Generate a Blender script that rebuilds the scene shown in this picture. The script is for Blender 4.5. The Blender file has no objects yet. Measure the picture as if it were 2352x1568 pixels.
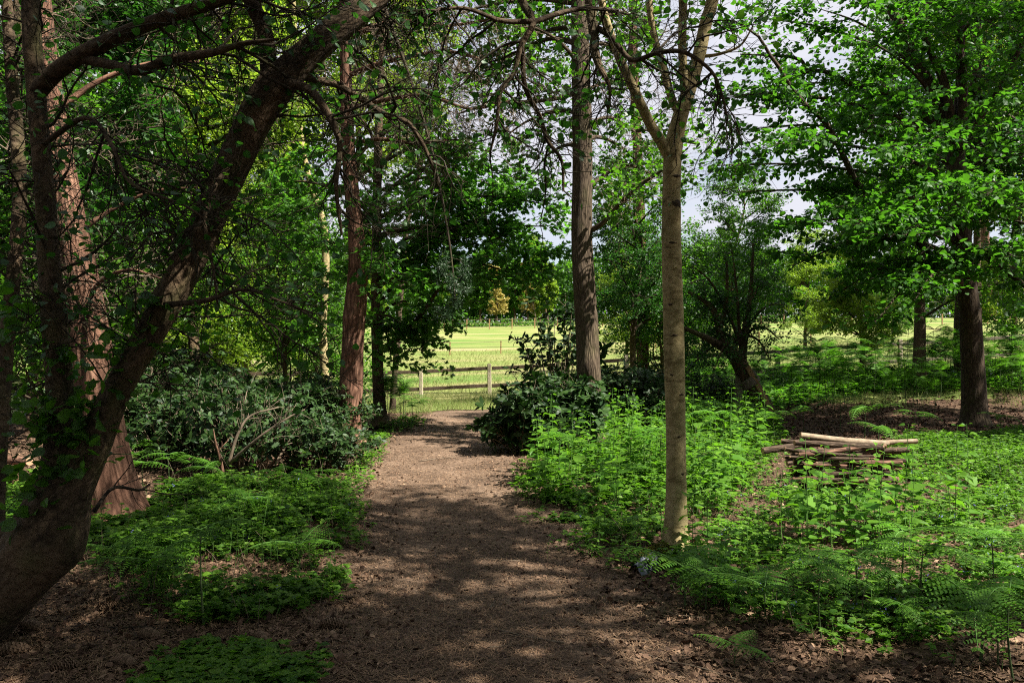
import bpy, math, random
import numpy as np
from mathutils import Vector

# ------------------------------------------------------------------ camera, light, exposure
scene = bpy.context.scene
COL = scene.collection
F = 1829.0            # focal length in working pixels (picture 2352 wide)
EYE = 1.6
cam_d = bpy.data.cameras.new("camera"); cam = bpy.data.objects.new("camera", cam_d); COL.objects.link(cam)
cam.location = (0, 0, EYE); cam.rotation_euler = (math.radians(90), 0, 0)
cam_d.sensor_width = 36; cam_d.lens = 36 * F / 2352; cam_d.clip_start = .05; cam_d.clip_end = 3000
scene.camera = cam

SUN_EL, SUN_AZ = 52.0, 112.0     # azimuth clockwise from +Y (view direction): sun to the right, a little behind
se, sa = math.radians(SUN_EL), math.radians(SUN_AZ)
SUNV = np.array((math.cos(se) * math.sin(sa), math.cos(se) * math.cos(sa), math.sin(se)))
world = bpy.data.worlds.new("World"); scene.world = world; world.use_nodes = True
wn, wl = world.node_tree.nodes, world.node_tree.links
wn.clear()
w_out = wn.new("ShaderNodeOutputWorld"); w_bg = wn.new("ShaderNodeBackground")
sky = wn.new("ShaderNodeTexSky"); sky.sky_type = 'NISHITA'; sky.sun_disc = False
sky.sun_elevation = se; sky.sun_rotation = sa
tc = wn.new("ShaderNodeTexCoord"); mp = wn.new("ShaderNodeMapping"); mp.inputs['Scale'].default_value = (1, 1, 2.6)
nz = wn.new("ShaderNodeTexNoise"); nz.inputs['Scale'].default_value = 2.6; nz.inputs['Detail'].default_value = 6
rp = wn.new("ShaderNodeValToRGB"); rp.color_ramp.elements[0].position = .3; rp.color_ramp.elements[1].position = .52
mx = wn.new("ShaderNodeMixRGB"); mx.inputs['Color2'].default_value = (5.0, 5.05, 5.6, 1)
wl.new(tc.outputs['Generated'], mp.inputs['Vector']); wl.new(mp.outputs['Vector'], nz.inputs['Vector'])
wl.new(nz.outputs['Fac'], rp.inputs['Fac']); wl.new(rp.outputs['Color'], mx.inputs['Fac'])
wl.new(sky.outputs['Color'], mx.inputs['Color1']); wl.new(mx.outputs['Color'], w_bg.inputs['Color'])
w_bg.inputs['Strength'].default_value = .05
wl.new(w_bg.outputs['Background'], w_out.inputs['Surface'])
sd = bpy.data.lights.new("sun", 'SUN'); sun = bpy.data.objects.new("sun", sd); COL.objects.link(sun)
sd.energy = 5.0; sd.angle = math.radians(.53); sd.color = (1, .95, .86)
sun.location = tuple(SUNV * 60)
sun.rotation_euler = Vector(tuple(SUNV)).to_track_quat('Z', 'Y').to_euler()
scene.view_settings.view_transform = 'Standard'; scene.view_settings.look = 'None'
scene.view_settings.exposure = 1.75; scene.view_settings.gamma = 1
cy = scene.cycles
cy.max_bounces = 6; cy.diffuse_bounces = 3; cy.glossy_bounces = 2; cy.transmission_bounces = 4; cy.transparent_max_bounces = 4
cy.use_denoising = False; cy.filter_width = 1.1; cy.sample_clamp_indirect = 6
cy.caustics_reflective = False; cy.caustics_refractive = False

# ------------------------------------------------------------------ numeric helpers
A = np.array
def unit(v):
    return v / np.maximum(np.linalg.norm(v, axis=-1, keepdims=True), 1e-9)
def P(px, py, d):
    return A(((px - 1176) / F * d, d, EYE - (py - 784) / F * d))
def sstep(a, b, x):
    t = np.clip((np.asarray(x, float) - a) / (b - a), 0, 1); return t * t * (3 - 2 * t)
def gz(x, y):
    x = np.asarray(x, float); y = np.asarray(y, float)
    low = .03 * np.sin(1.1 * x + .6 * y + 1) + .025 * np.sin(.7 * x - 1.3 * y) + .012 * np.sin(2.3 * x + 1.9 * y)
    k = sstep(15.5, 24, y)
    xs = 3.5 * np.tanh(x / 3.5) * (x < 0) + x * (x >= 0)
    xs = np.minimum(xs, 24)
    t = np.clip(y - 25, 0, 95)
    hill = -.05 + .06 * xs * (1 - .6 * sstep(30, 70, y)) + .0164 * t + .000354 * t * t
    return low * (1 - .7 * k) + k * hill
def ground_d(py):
    return EYE * F / (py - 784)
def G(px, py):
    d = ground_d(py); return A(((px - 1176) / F * d, d))
def inpoly(x, y, poly):
    poly = A(poly); inside = np.zeros(len(x), bool); n = len(poly); j = n - 1
    for i in range(n):
        xi, yi = poly[i]; xj, yj = poly[j]
        c = ((yi > y) != (yj > y)) & (x < (xj - xi) * (y - yi) / (yj - yi + 1e-12) + xi)
        inside ^= c; j = i
    return inside
def vnoise(x, y, seed=0):
    """smooth 2D value noise 0..1"""
    xi = np.floor(x).astype(int); yi = np.floor(y).astype(int); fx = x - xi; fy = y - yi
    def h(a, b):
        n = (a * 374761393 + b * 668265263 + seed * 974634777) & 0x7fffffff
        n = ((n ^ (n >> 13)) * 1274126177) & 0x7fffffff
        return ((n ^ (n >> 16)) & 0xffff) / 65535.
    ux = fx * fx * (3 - 2 * fx); uy = fy * fy * (3 - 2 * fy)
    return (h(xi, yi) * (1 - ux) + h(xi + 1, yi) * ux) * (1 - uy) + (h(xi, yi + 1) * (1 - ux) + h(xi + 1, yi + 1) * ux) * uy
def smooth(pts, n):
    """Catmull-Rom through rows of pts (any width), n samples"""
    p = A(pts, float); p = np.vstack([2 * p[0] - p[1], p, 2 * p[-1] - p[-2]])
    m = len(p) - 3
    u = np.linspace(0, m - 1e-6, n); i = u.astype(int); t = (u - i)[:, None]
    a, b, c, d = p[i], p[i + 1], p[i + 2], p[i + 3]
    return .5 * (2 * b + (c - a) * t + (2 * a - 5 * b + 4 * c - d) * t * t + (3 * b - 3 * c + d - a) * t ** 3)
def path_px(rows, n):
    """rows of (px, py, depth, width px) -> batch (1,n,3), (1,n)"""
    q = A([list(P(r[0], r[1], r[2])) + [r[3] / F * r[2] / 2] for r in rows])
    s = smooth(q, n)
    return s[None, :, :3], np.maximum(s[None, :, 3], .002)
def path_w(rows, n):
    s = smooth(A(rows, float), n); return s[None, :, :3], np.maximum(s[None, :, 3], .002)

# ------------------------------------------------------------------ mesh builder
class MB:
    def __init__(s):
        s.v = []; s.f = []; s.b = []; s.m = []; s.n = 0; s.hasb = False; s.sm = []
    def add(s, v, faces, mat=0, bark=None, smooth_=False):
        """v (N,3); faces: list of int arrays (M,k)"""
        v = np.asarray(v, np.float32).reshape(-1, 3)
        for f in faces:
            f = np.asarray(f, np.int64)
            if len(f):
                s.f.append(f + s.n); s.m.append(mat); s.sm.append(smooth_)
        s.v.append(v)
        if bark is not None: s.hasb = True; s.b.append(np.asarray(bark, np.float32).reshape(-1, 3))
        else: s.b.append(np.zeros((len(v), 3), np.float32))
        s.n += len(v)
    def build(s, name, mats, parent=None, origin=(0, 0, 0)):
        me = bpy.data.meshes.new(name)
        V = np.concatenate(s.v) - A(origin, np.float32)
        tot = np.concatenate([np.full(len(f), f.shape[1], np.int32) for f in s.f])
        idx = np.concatenate([f.ravel() for f in s.f]).astype(np.int32)
        st = np.zeros(len(tot), np.int32); st[1:] = np.cumsum(tot)[:-1]
        me.vertices.add(len(V)); me.vertices.foreach_set('co', V.astype(np.float32).ravel())
        me.loops.add(len(idx)); me.loops.foreach_set('vertex_index', idx)
        me.polygons.add(len(tot)); me.polygons.foreach_set('loop_start', st); me.polygons.foreach_set('loop_total', tot)
        mi = np.concatenate([np.full(len(f), m, np.int32) for f, m in zip(s.f, s.m)])
        me.polygons.foreach_set('material_index', mi)
        sm = np.concatenate([np.full(len(f), q, bool) for f, q in zip(s.f, s.sm)])
        me.polygons.foreach_set('use_smooth', sm)
        if s.hasb:
            at = me.attributes.new('bark', 'FLOAT_VECTOR', 'POINT'); at.data.foreach_set('vector', np.concatenate(s.b).ravel())
        if not isinstance(mats, (list, tuple)): mats = [mats]
        for m in mats: me.materials.append(m)
        me.update(calc_edges=True); me.validate()
        o = bpy.data.objects.new(name, me); COL.objects.link(o)
        if parent is not None: o.parent = parent
        else: o.location = tuple(origin)
        return o

def tubes(mb, Pn, R, seg=6, mat=0, cap=False, lump=None, sm=True):
    """batch of tubes: Pn (N,n,3), R (N,n) or lump-modulated"""
    N, n, _ = Pn.shape
    T = np.empty_like(Pn); T[:, 1:-1] = Pn[:, 2:] - Pn[:, :-2]; T[:, 0] = Pn[:, 1] - Pn[:, 0]; T[:, -1] = Pn[:, -1] - Pn[:, -2]
    T = unit(T)
    ov = unit(Pn[:, -1] - Pn[:, 0])
    ref = np.where(np.abs(ov[:, 2:3]) > .8, A([[0., 1, 0]]), A([[0., 0, 1]]))
    U = unit(np.cross(np.repeat(ref[:, None], n, 1), T)); W = np.cross(T, U)
    th = np.arange(seg) / seg * 2 * np.pi
    rr = R[:, :, None] * np.ones(seg)
    S = np.concatenate([np.zeros((N, 1)), np.cumsum(np.linalg.norm(np.diff(Pn, axis=1), axis=2), 1)], 1)
    if lump is not None: rr = rr * lump(th[None, None, :], S[:, :, None], rr)
    V = Pn[:, :, None] + rr[..., None] * (np.cos(th)[None, None, :, None] * U[:, :, None] + np.sin(th)[None, None, :, None] * W[:, :, None])
    r0 = R.max(1)[:, None, None]
    B = np.stack([np.cos(th) * r0 + 0 * rr, np.sin(th) * r0 + 0 * rr, S[:, :, None] + 0 * rr], -1)
    B = B + (np.arange(N) * 1.37)[:, None, None, None]
    i = np.arange(N)[:, None, None] * n * seg; j = np.arange(n - 1)[None, :, None] * seg; k = np.arange(seg)[None, None, :]; k2 = (k + 1) % seg
    f = np.stack([i + j + k, i + j + k2, i + j + seg + k2, i + j + seg + k], -1).reshape(-1, 4)
    fs = [f]
    if cap:
        c0 = (np.arange(N)[:, None] * n * seg + np.arange(seg)[None, ::-1]); c1 = (np.arange(N)[:, None] * n * seg + (n - 1) * seg + np.arange(seg)[None])
        fs += [c0, c1]
    mb.add(V.reshape(-1, 3), fs, mat, B.reshape(-1, 3), sm)

def sprout(hosts, n, L, r, rng, t0=.2, t1=1., ang=(35, 75), flat=1., zb=0., wander=.2, npts=6, grav=0., taper=.4, face=None, face_k=0):
    a, b, ra, tt = [], [], [], []
    for Pn, R in hosts:
        m = Pn.shape[1]; t = (np.arange(m - 1) + .5) / (m - 1); sel = (t >= t0) & (t <= t1)
        a.append(Pn[:, :-1][:, sel].reshape(-1, 3)); b.append(Pn[:, 1:][:, sel].reshape(-1, 3))
        ra.append(R[:, :-1][:, sel].ravel()); tt.append(np.repeat(t[None, sel], len(Pn), 0).ravel())
    a = np.concatenate(a); b = np.concatenate(b); ra = np.concatenate(ra); tt = np.concatenate(tt)
    w = np.linalg.norm(b - a, axis=1); w = w / w.sum()
    i = rng.choice(len(a), n, p=w); u = rng.random((n, 1))
    p = a[i] + (b[i] - a[i]) * u; tan = unit(b[i] - a[i]); hr = ra[i]
    q = rng.normal(size=(n, 3)); q[:, 2] *= flat
    if face is not None: q = q + A(face) * face_k
    q -= (q * tan).sum(1, keepdims=True) * tan; q = unit(q)
    th = np.radians(rng.uniform(ang[0], ang[1], (n, 1)))
    d = np.cos(th) * tan + np.sin(th) * q; d[:, 2] *= flat; d[:, 2] += zb; d = unit(d)
    ln = rng.uniform(L[0], L[1], n) * (1 - taper * tt[i])
    out = [p]
    for k in range(npts - 1):
        p = p + d * (ln / (npts - 1))[:, None]; out.append(p)
        d = d + rng.normal(size=(n, 3)) * wander; d[:, 2] += grav; d = unit(d)
    Pn = np.stack(out, 1)
    r0 = np.minimum(rng.uniform(r[0], r[1], n), hr * .75)
    R = r0[:, None] * np.linspace(1, .3, npts)[None]
    return Pn, R

# leaf templates: x across, y along, z up (unit length)
def fan(pts, c=None):
    """half outlines -> folded leaf: right side outline pts (x,y), mirrored; midrib base->tip"""
    pts = A(pts, float); m = len(pts)
    v = [(0, 0, 0)] + [(x, y, .16 * x) for x, y in pts] + [(0, 1, -.06)] + [(-x, y, .16 * x) for x, y in pts]
    f = []
    ch = [0] + list(range(1, m + 1)) + [m + 1]
    mid = len(v); v.append((0, .5, .02))
    for k in range(len(ch) - 1): f.append((mid, ch[k], ch[k + 1]))
    ch = [0] + list(range(m + 2, 2 * m + 2)) + [m + 1]
    for k in range(len(ch) - 1): f.append((mid, ch[k + 1], ch[k]))
    v = A(v); v[:, 2] -= .12 * v[:, 1] ** 2
    return v, A(f)
T_DIA = (A([(0, 0, 0), (-.33, .45, .07), (0, 1, -.1), (.33, .45, .07)], float), A([(0, 3, 2), (0, 2, 1)]))
T_OV = fan([(.3, .18), (.42, .42), (.3, .72)])
T_BROAD = fan([(.34, .1), (.48, .34), (.42, .6), (.2, .86)])
T_LANCE = fan([(.12, .22), (.17, .55), (.11, .82)])
T_NETTLE = fan([(.3, .08), (.36, .25), (.32, .3), (.33, .45), (.25, .5), (.24, .66), (.14, .72), (.1, .88)])
T_MAPLE = fan([(.16, .02), (.34, -.02), (.3, .16), (.56, .28), (.34, .44), (.42, .74), (.14, .66)])
def leaves(mb, pos, d, nrm, size, tpl, mat=0, wsc=None, rng=None):
    tv, tf = tpl; N = len(pos)
    d = unit(d); s = unit(np.cross(d, nrm)); nn = np.cross(s, d)
    X = tv[None, :, 0] * size[:, None]
    if wsc is not None: X = X * wsc[:, None]
    Y = tv[None, :, 1] * size[:, None]; Z = tv[None, :, 2] * size[:, None]
    if rng is not None: Z = Z * rng.uniform(-.5, 2.2, (N, 1))
    V = pos[:, None] + X[..., None] * s[:, None] + Y[..., None] * d[:, None] + Z[..., None] * nn[:, None]
    f = (np.arange(N) * len(tv))[:, None, None] + tf[None]
    mb.add(V.reshape(-1, 3), [f.reshape(-1, tf.shape[1])], mat)
def leaf_on(mb, hosts, n, size, rng, tpl=T_DIA, t0=.1, t1=1., up=1.0, jit=.6, droop=.2, off=.02, mat=0, fwd=.6):
    a, b = [], []
    for Pn, R in hosts:
        m = Pn.shape[1]; t = (np.arange(m - 1) + .5) / (m - 1); sel = (t >= t0) & (t <= t1)
        a.append(Pn[:, :-1][:, sel].reshape(-1, 3)); b.append(Pn[:, 1:][:, sel].reshape(-1, 3))
    a = np.concatenate(a); b = np.concatenate(b); w = np.linalg.norm(b - a, axis=1); w /= w.sum()
    i = rng.choice(len(a), n, p=w); p = a[i] + (b[i] - a[i]) * rng.random((n, 1)); tan = unit(b[i] - a[i])
    q = rng.normal(size=(n, 3)); q -= (q * tan).sum(1, keepdims=True) * tan; q = unit(q)
    d = tan * fwd + q; d[:, 2] *= .55; d[:, 2] -= droop * rng.random(n); d = unit(d)
    nr = A([0, 0, up]) + rng.normal(size=(n, 3)) * jit
    p = p + q * off * rng.random((n, 1)) + d * off
    leaves(mb, p, d, nr, rng.uniform(size[0], size[1], n), tpl, mat, rng=rng)

# ------------------------------------------------------------------ materials
def new_mat(name):
    m = bpy.data.materials.new(name); m.use_nodes = True; nt = m.node_tree; nt.nodes.clear()
    out = nt.nodes.new('ShaderNodeOutputMaterial'); return m, nt, out
def node(nt, t, **kw):
    n = nt.nodes.new(t)
    for k, v in kw.items():
        if k in n.inputs: n.inputs[k].default_value = v
        else: setattr(n, k, v)
    return n
def ramp(nt, stops):
    r = nt.nodes.new('ShaderNodeValToRGB'); e = r.color_ramp.elements
    while len(e) < len(stops): e.new(.5)
    for el, (p, c) in zip(e, stops): el.position = p; el.color = (*c, 1)
    return r
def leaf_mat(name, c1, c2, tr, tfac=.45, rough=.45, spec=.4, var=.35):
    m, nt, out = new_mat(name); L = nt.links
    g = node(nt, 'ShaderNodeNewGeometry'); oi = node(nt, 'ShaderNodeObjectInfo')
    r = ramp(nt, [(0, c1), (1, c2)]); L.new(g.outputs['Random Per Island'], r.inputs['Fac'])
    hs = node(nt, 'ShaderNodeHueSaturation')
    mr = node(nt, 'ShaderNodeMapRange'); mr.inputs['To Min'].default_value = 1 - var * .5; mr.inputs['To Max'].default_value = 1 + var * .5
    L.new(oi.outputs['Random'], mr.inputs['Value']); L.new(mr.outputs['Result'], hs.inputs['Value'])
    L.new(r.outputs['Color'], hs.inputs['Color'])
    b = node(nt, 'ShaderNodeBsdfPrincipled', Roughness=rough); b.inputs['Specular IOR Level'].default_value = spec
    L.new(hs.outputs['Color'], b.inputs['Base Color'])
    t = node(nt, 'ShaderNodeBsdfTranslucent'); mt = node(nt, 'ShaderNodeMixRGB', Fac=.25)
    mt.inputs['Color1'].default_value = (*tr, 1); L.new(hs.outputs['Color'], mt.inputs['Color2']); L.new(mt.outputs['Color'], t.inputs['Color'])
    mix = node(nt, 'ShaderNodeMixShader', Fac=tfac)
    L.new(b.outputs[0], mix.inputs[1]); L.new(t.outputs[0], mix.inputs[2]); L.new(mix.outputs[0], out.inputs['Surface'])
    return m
def bark_mat(name, c1, c2, c3, sc=(14, 14, 5), crack=.5, moss=0., bump=.6, ring=0., patch=None, rough=.9):
    m, nt, out = new_mat(name); L = nt.links
    at = node(nt, 'ShaderNodeAttribute', attribute_name='bark')
    mp = node(nt, 'ShaderNodeMapping'); mp.inputs['Scale'].default_value = sc; L.new(at.outputs['Vector'], mp.inputs['Vector'])
    n0 = node(nt, 'ShaderNodeTexNoise', Scale=1.2, Detail=5., Roughness=.65); L.new(mp.outputs['Vector'], n0.inputs['Vector'])
    mxv = node(nt, 'ShaderNodeMixRGB', Fac=.25); L.new(mp.outputs['Vector'], mxv.inputs['Color1']); L.new(n0.outputs['Color'], mxv.inputs['Color2'])
    vo = node(nt, 'ShaderNodeTexVoronoi', Scale=1.3, feature='DISTANCE_TO_EDGE'); L.new(mxv.outputs['Color'], vo.inputs['Vector'])
    r = ramp(nt, [(.25, c1), (.5, c2), (.75, c3)]); L.new(n0.outputs['Fac'], r.inputs['Fac'])
    cr = ramp(nt, [(0, (.25, .22, .2)), (.12 + .2 * crack, (1, 1, 1))]); L.new(vo.outputs['Distance'], cr.inputs['Fac'])
    mul = node(nt, 'ShaderNodeMixRGB', blend_type='MULTIPLY', Fac=crack); L.new(r.outputs['Color'], mul.inputs['Color1']); L.new(cr.outputs['Color'], mul.inputs['Color2'])
    col = mul.outputs['Color']
    if patch:
        np_ = node(nt, 'ShaderNodeTexNoise', Scale=2.2, Detail=3.); L.new(at.outputs['Vector'], np_.inputs['Vector'])
        rp_ = ramp(nt, [(.48, (0, 0, 0)), (.6, (1, 1, 1))]); L.new(np_.outputs['Fac'], rp_.inputs['Fac'])
        mm = node(nt, 'ShaderNodeMixRGB'); mm.inputs['Color2'].default_value = (*patch, 1)
        sc_ = node(nt, 'ShaderNodeMath', operation='MULTIPLY'); sc_.inputs[1].default_value = .6
        L.new(rp_.outputs['Color'], sc_.inputs[0]); L.new(sc_.outputs[0], mm.inputs['Fac']); L.new(col, mm.inputs['Color1']); col = mm.outputs['Color']
    hgt = vo.outputs['Distance']
    if ring:
        m2 = node(nt, 'ShaderNodeMapping'); m2.inputs['Scale'].default_value = (6, 6, 26); L.new(at.outputs['Vector'], m2.inputs['Vector'])
        nr = node(nt, 'ShaderNodeTexNoise', Scale=1., Detail=3.); L.new(m2.outputs['Vector'], nr.inputs['Vector'])
        rr = ramp(nt, [(.56, (1, 1, 1)), (.66, (.4, .36, .3))]); L.new(nr.outputs['Fac'], rr.inputs['Fac'])
        mm = node(nt, 'ShaderNodeMixRGB', blend_type='MULTIPLY', Fac=ring); L.new(col, mm.inputs['Color1']); L.new(rr.outputs['Color'], mm.inputs['Color2']); col = mm.outputs['Color']
    if moss:
        nm = node(nt, 'ShaderNodeTexNoise', Scale=3.1, Detail=4.); L.new(at.outputs['Vector'], nm.inputs['Vector'])
        rm = ramp(nt, [(.5, (0, 0, 0)), (.68, (1, 1, 1))]); L.new(nm.outputs['Fac'], rm.inputs['Fac'])
        mm = node(nt, 'ShaderNodeMixRGB'); mm.inputs['Color2'].default_value = (.075, .085, .02, 1)
        sc_ = node(nt, 'ShaderNodeMath', operation='MULTIPLY'); sc_.inputs[1].default_value = moss
        L.new(rm.outputs['Color'], sc_.inputs[0]); L.new(sc_.outputs[0], mm.inputs['Fac']); L.new(col, mm.inputs['Color1']); col = mm.outputs['Color']
    b = node(nt, 'ShaderNodeBsdfPrincipled', Roughness=rough); b.inputs['Specular IOR Level'].default_value = .2
    L.new(col, b.inputs['Base Color'])
    ad = node(nt, 'ShaderNodeMath', operation='ADD'); L.new(hgt, ad.inputs[0]); L.new(n0.outputs['Fac'], ad.inputs[1])
    bp = node(nt, 'ShaderNodeBump', Strength=bump, Distance=.02); L.new(ad.outputs[0], bp.inputs['Height']); L.new(bp.outputs[0], b.inputs['Normal'])
    L.new(b.outputs[0], out.inputs['Surface']); return m
def plain_mat(name, c1, c2, scale=20., rough=.85, bump=.3, spec=.25, island=False):
    m, nt, out = new_mat(name); L = nt.links
    tcn = node(nt, 'ShaderNodeTexCoord'); n0 = node(nt, 'ShaderNodeTexNoise', Scale=scale, Detail=6., Roughness=.6); L.new(tcn.outputs['Object'], n0.inputs['Vector'])
    r = ramp(nt, [(.3, c1), (.7, c2)])
    if island:
        g = node(nt, 'ShaderNodeNewGeometry'); L.new(g.outputs['Random Per Island'], r.inputs['Fac']); r.color_ramp.elements[0].position = 0; r.color_ramp.elements[1].position = 1
    else: L.new(n0.outputs['Fac'], r.inputs['Fac'])
    b = node(nt, 'ShaderNodeBsdfPrincipled', Roughness=rough); b.inputs['Specular IOR Level'].default_value = spec
    L.new(r.outputs['Color'], b.inputs['Base Color'])
    if bump:
        bp = node(nt, 'ShaderNodeBump', Strength=bump, Distance=.01); L.new(n0.outputs['Fac'], bp.inputs['Height']); L.new(bp.outputs[0], b.inputs['Normal'])
    L.new(b.outputs[0], out.inputs['Surface']); return m
def soil_mat(name, stops, s1=1.2, s2=45., bump=.8):
    m, nt, out = new_mat(name); L = nt.links
    tcn = node(nt, 'ShaderNodeTexCoord')
    a = node(nt, 'ShaderNodeTexNoise', Scale=s1, Detail=8., Roughness=.7); L.new(tcn.outputs['Object'], a.inputs['Vector'])
    c = node(nt, 'ShaderNodeTexNoise', Scale=s2, Detail=6., Roughness=.7); L.new(tcn.outputs['Object'], c.inputs['Vector'])
    mxx = node(nt, 'ShaderNodeMixRGB', Fac=.55); L.new(a.outputs['Fac'], mxx.inputs['Color1']); L.new(c.outputs['Fac'], mxx.inputs['Color2'])
    r = ramp(nt, stops); L.new(mxx.outputs['Color'], r.inputs['Fac'])
    b = node(nt, 'ShaderNodeBsdfPrincipled', Roughness=.95); b.inputs['Specular IOR Level'].default_value = .15
    L.new(r.outputs['Color'], b.inputs['Base Color'])
    bp = node(nt, 'ShaderNodeBump', Strength=bump, Distance=.03); L.new(c.outputs['Fac'], bp.inputs['Height']); L.new(bp.outputs[0], b.inputs['Normal'])
    L.new(b.outputs[0], out.inputs['Surface']); return m

M = {}
M['soil'] = soil_mat('woodland_soil', [(.35, (.03, .018, .011)), (.5, (.075, .045, .027)), (.65, (.15, .095, .06))])
M['path'] = soil_mat('trodden_earth', [(.36, (.04, .026, .017)), (.5, (.115, .076, .05)), (.64, (.25, .17, .115))], 1.9, 30.)
def field_mat():
    m, nt, out = new_mat('meadow_grass'); L = nt.links
    tcn = node(nt, 'ShaderNodeTexCoord'); mp = node(nt, 'ShaderNodeMapping'); mp.inputs['Scale'].default_value = (.05, .16, .1); L.new(tcn.outputs['Object'], mp.inputs['Vector'])
    a = node(nt, 'ShaderNodeTexNoise', Scale=1.6, Detail=7., Roughness=.62); L.new(mp.outputs['Vector'], a.inputs['Vector'])
    c = node(nt, 'ShaderNodeTexNoise', Scale=9., Detail=7., Roughness=.75); L.new(tcn.outputs['Object'], c.inputs['Vector'])
    r = ramp(nt, [(.38, (.08, .15, .025)), (.5, (.16, .19, .05)), (.59, (.24, .21, .095)), (.68, (.27, .21, .125))])
    mxx = node(nt, 'ShaderNodeMixRGB', Fac=.3); L.new(a.outputs['Fac'], mxx.inputs['Color1']); L.new(c.outputs['Fac'], mxx.inputs['Color2']); L.new(mxx.outputs['Color'], r.inputs['Fac'])
    b = node(nt, 'ShaderNodeBsdfPrincipled', Roughness=.9); b.inputs['Specular IOR Level'].default_value = .15
    L.new(r.outputs['Color'], b.inputs['Base Color'])
    bp = node(nt, 'ShaderNodeBump', Strength=.7, Distance=.08); L.new(c.outputs['Fac'], bp.inputs['Height']); L.new(bp.outputs[0], b.inputs['Normal'])
    L.new(b.outputs[0], out.inputs['Surface']); return m
M['field'] = field_mat()
M['grass'] = leaf_mat('grass_blade', (.09, .145, .026), (.25, .22, .095), (.2, .26, .06), .4, .6, .2)
M['bark_dark'] = bark_mat('dark_bark', (.028, .019, .011), (.07, .048, .028), (.14, .1, .06), (12, 12, 15), .5, .35, 1., ring=.6, patch=(.13, .085, .048))
M['bark_pine'] = bark_mat('red_pine_bark', (.075, .036, .022), (.18, .092, .058), (.32, .185, .12), (11, 11, 3.2), .85, 0, 1.)
M['bark_oak'] = bark_mat('ridged_grey_bark', (.04, .028, .018), (.095, .068, .044), (.18, .135, .09), (26, 26, 5), .8, .2, 1.)
M['bark_silver'] = bark_mat('smooth_silver_bark', (.19, .145, .065), (.31, .245, .12), (.45, .365, .195), (9, 9, 16), .12, .3, .25, ring=.7)
M['bark_right'] = bark_mat('brown_lenticel_bark', (.03, .02, .012), (.065, .045, .028), (.12, .088, .056), (16, 16, 6), .55, .2, .8, ring=.3)
M['twig_dark'] = bark_mat('dark_twig', (.02, .015, .01), (.04, .03, .02), (.075, .06, .035), (30, 30, 9), .3, .3, .4)
M['twig_pale'] = bark_mat('dead_pale_twig', (.1, .075, .05), (.17, .13, .09), (.26, .2, .14), (30, 30, 9), .3, .15, .4)
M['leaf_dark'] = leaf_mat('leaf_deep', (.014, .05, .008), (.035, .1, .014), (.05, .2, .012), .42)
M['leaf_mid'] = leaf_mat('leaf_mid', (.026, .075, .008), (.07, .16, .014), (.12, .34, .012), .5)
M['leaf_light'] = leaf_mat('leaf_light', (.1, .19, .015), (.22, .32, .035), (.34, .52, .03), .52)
M['leaf_maple'] = leaf_mat('leaf_maple', (.03, .1, .014), (.08, .19, .024), (.13, .38, .02), .5)
M['leaf_beech'] = leaf_mat('leaf_broad', (.014, .055, .007), (.045, .125, .013), (.085, .28, .01), .48, .5, .2)
M['leaf_rhodo'] = leaf_mat('leaf_glossy', (.008, .026, .006), (.032, .068, .012), (.025, .085, .008), .15, .5, .2)
M['leaf_nettle'] = leaf_mat('leaf_nettle', (.05, .14, .012), (.13, .26, .022), (.17, .42, .015), .45, .5, .2)
M['leaf_cover'] = leaf_mat('leaf_cover', (.03, .095, .01), (.13, .24, .025), (.14, .34, .015), .4, .55, .2)
M['leaf_fern'] = leaf_mat('leaf_fern', (.045, .14, .012), (.1, .22, .02), (.14, .4, .015), .45, .55, .2, .5)
M['leaf_yellow'] = leaf_mat('leaf_yellow', (.28, .25, .06), (.42, .34, .1), (.4, .32, .06), .3)
M['needle'] = leaf_mat('pine_needle', (.012, .035, .012), (.035, .07, .025), (.03, .08, .02), .15, .4, .4)
M['stem_green'] = plain_mat('green_stem', (.05, .13, .02), (.1, .2, .04), 30)
M['stem_dark'] = plain_mat('dark_stem', (.03, .05, .015), (.06, .09, .03), 30)
M['litter'] = plain_mat('dead_leaf', (.035, .018, .01), (.3, .195, .12), 30, .8, .2, .3, True)
_r = [n for n in M['litter'].node_tree.nodes if n.type == 'VALTORGB'][0].color_ramp
_e = _r.elements.new(.62); _e.color = (.11, .06, .034, 1); _e = _r.elements.new(.88); _e.color = (.19, .115, .07, 1)
M['litter_needle'] = plain_mat('dead_needle', (.08, .042, .022), (.3, .19, .11), 30, .8, 0, .25, True)
M['post'] = plain_mat('weathered_post', (.26, .22, .15), (.42, .36, .26), 14, .9, .4)
M['rail'] = plain_mat('dark_rail', (.04, .027, .017), (.1, .07, .045), 16, .9, .4)
M['rail_grey'] = plain_mat('grey_rail', (.09, .075, .055), (.17, .14, .1), 16, .9, .4)
M['wire'] = plain_mat('dull_wire', (.1, .1, .09), (.16, .16, .15), 30, .6, 0)
M['wood_cut'] = plain_mat('cut_wood', (.26, .14, .075), (.45, .3, .18), 40, .8, .2)
M['wood_peeled'] = plain_mat('peeled_wood', (.13, .09, .055), (.3, .23, .15), 18, .75, .3)
M['log_bark'] = bark_mat('log_bark', (.022, .015, .01), (.075, .05, .032), (.18, .13, .088), (30, 30, 9), .6, .1, .8)
M['log_red'] = bark_mat('red_log_bark', (.07, .036, .022), (.17, .092, .06), (.29, .17, .11), (16, 16, 5), .7, 0, .8)
M['stake'] = plain_mat('stake_wood', (.2, .12, .055), (.34, .21, .1), 16, .85, .4)
M['plastic'] = plain_mat('grey_membrane', (.03, .035, .045), (.13, .145, .18), 14, .55, .25, .5)
M['moss'] = plain_mat('moss', (.05, .06, .008), (.13, .125, .015), 60, 1., .8)
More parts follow.
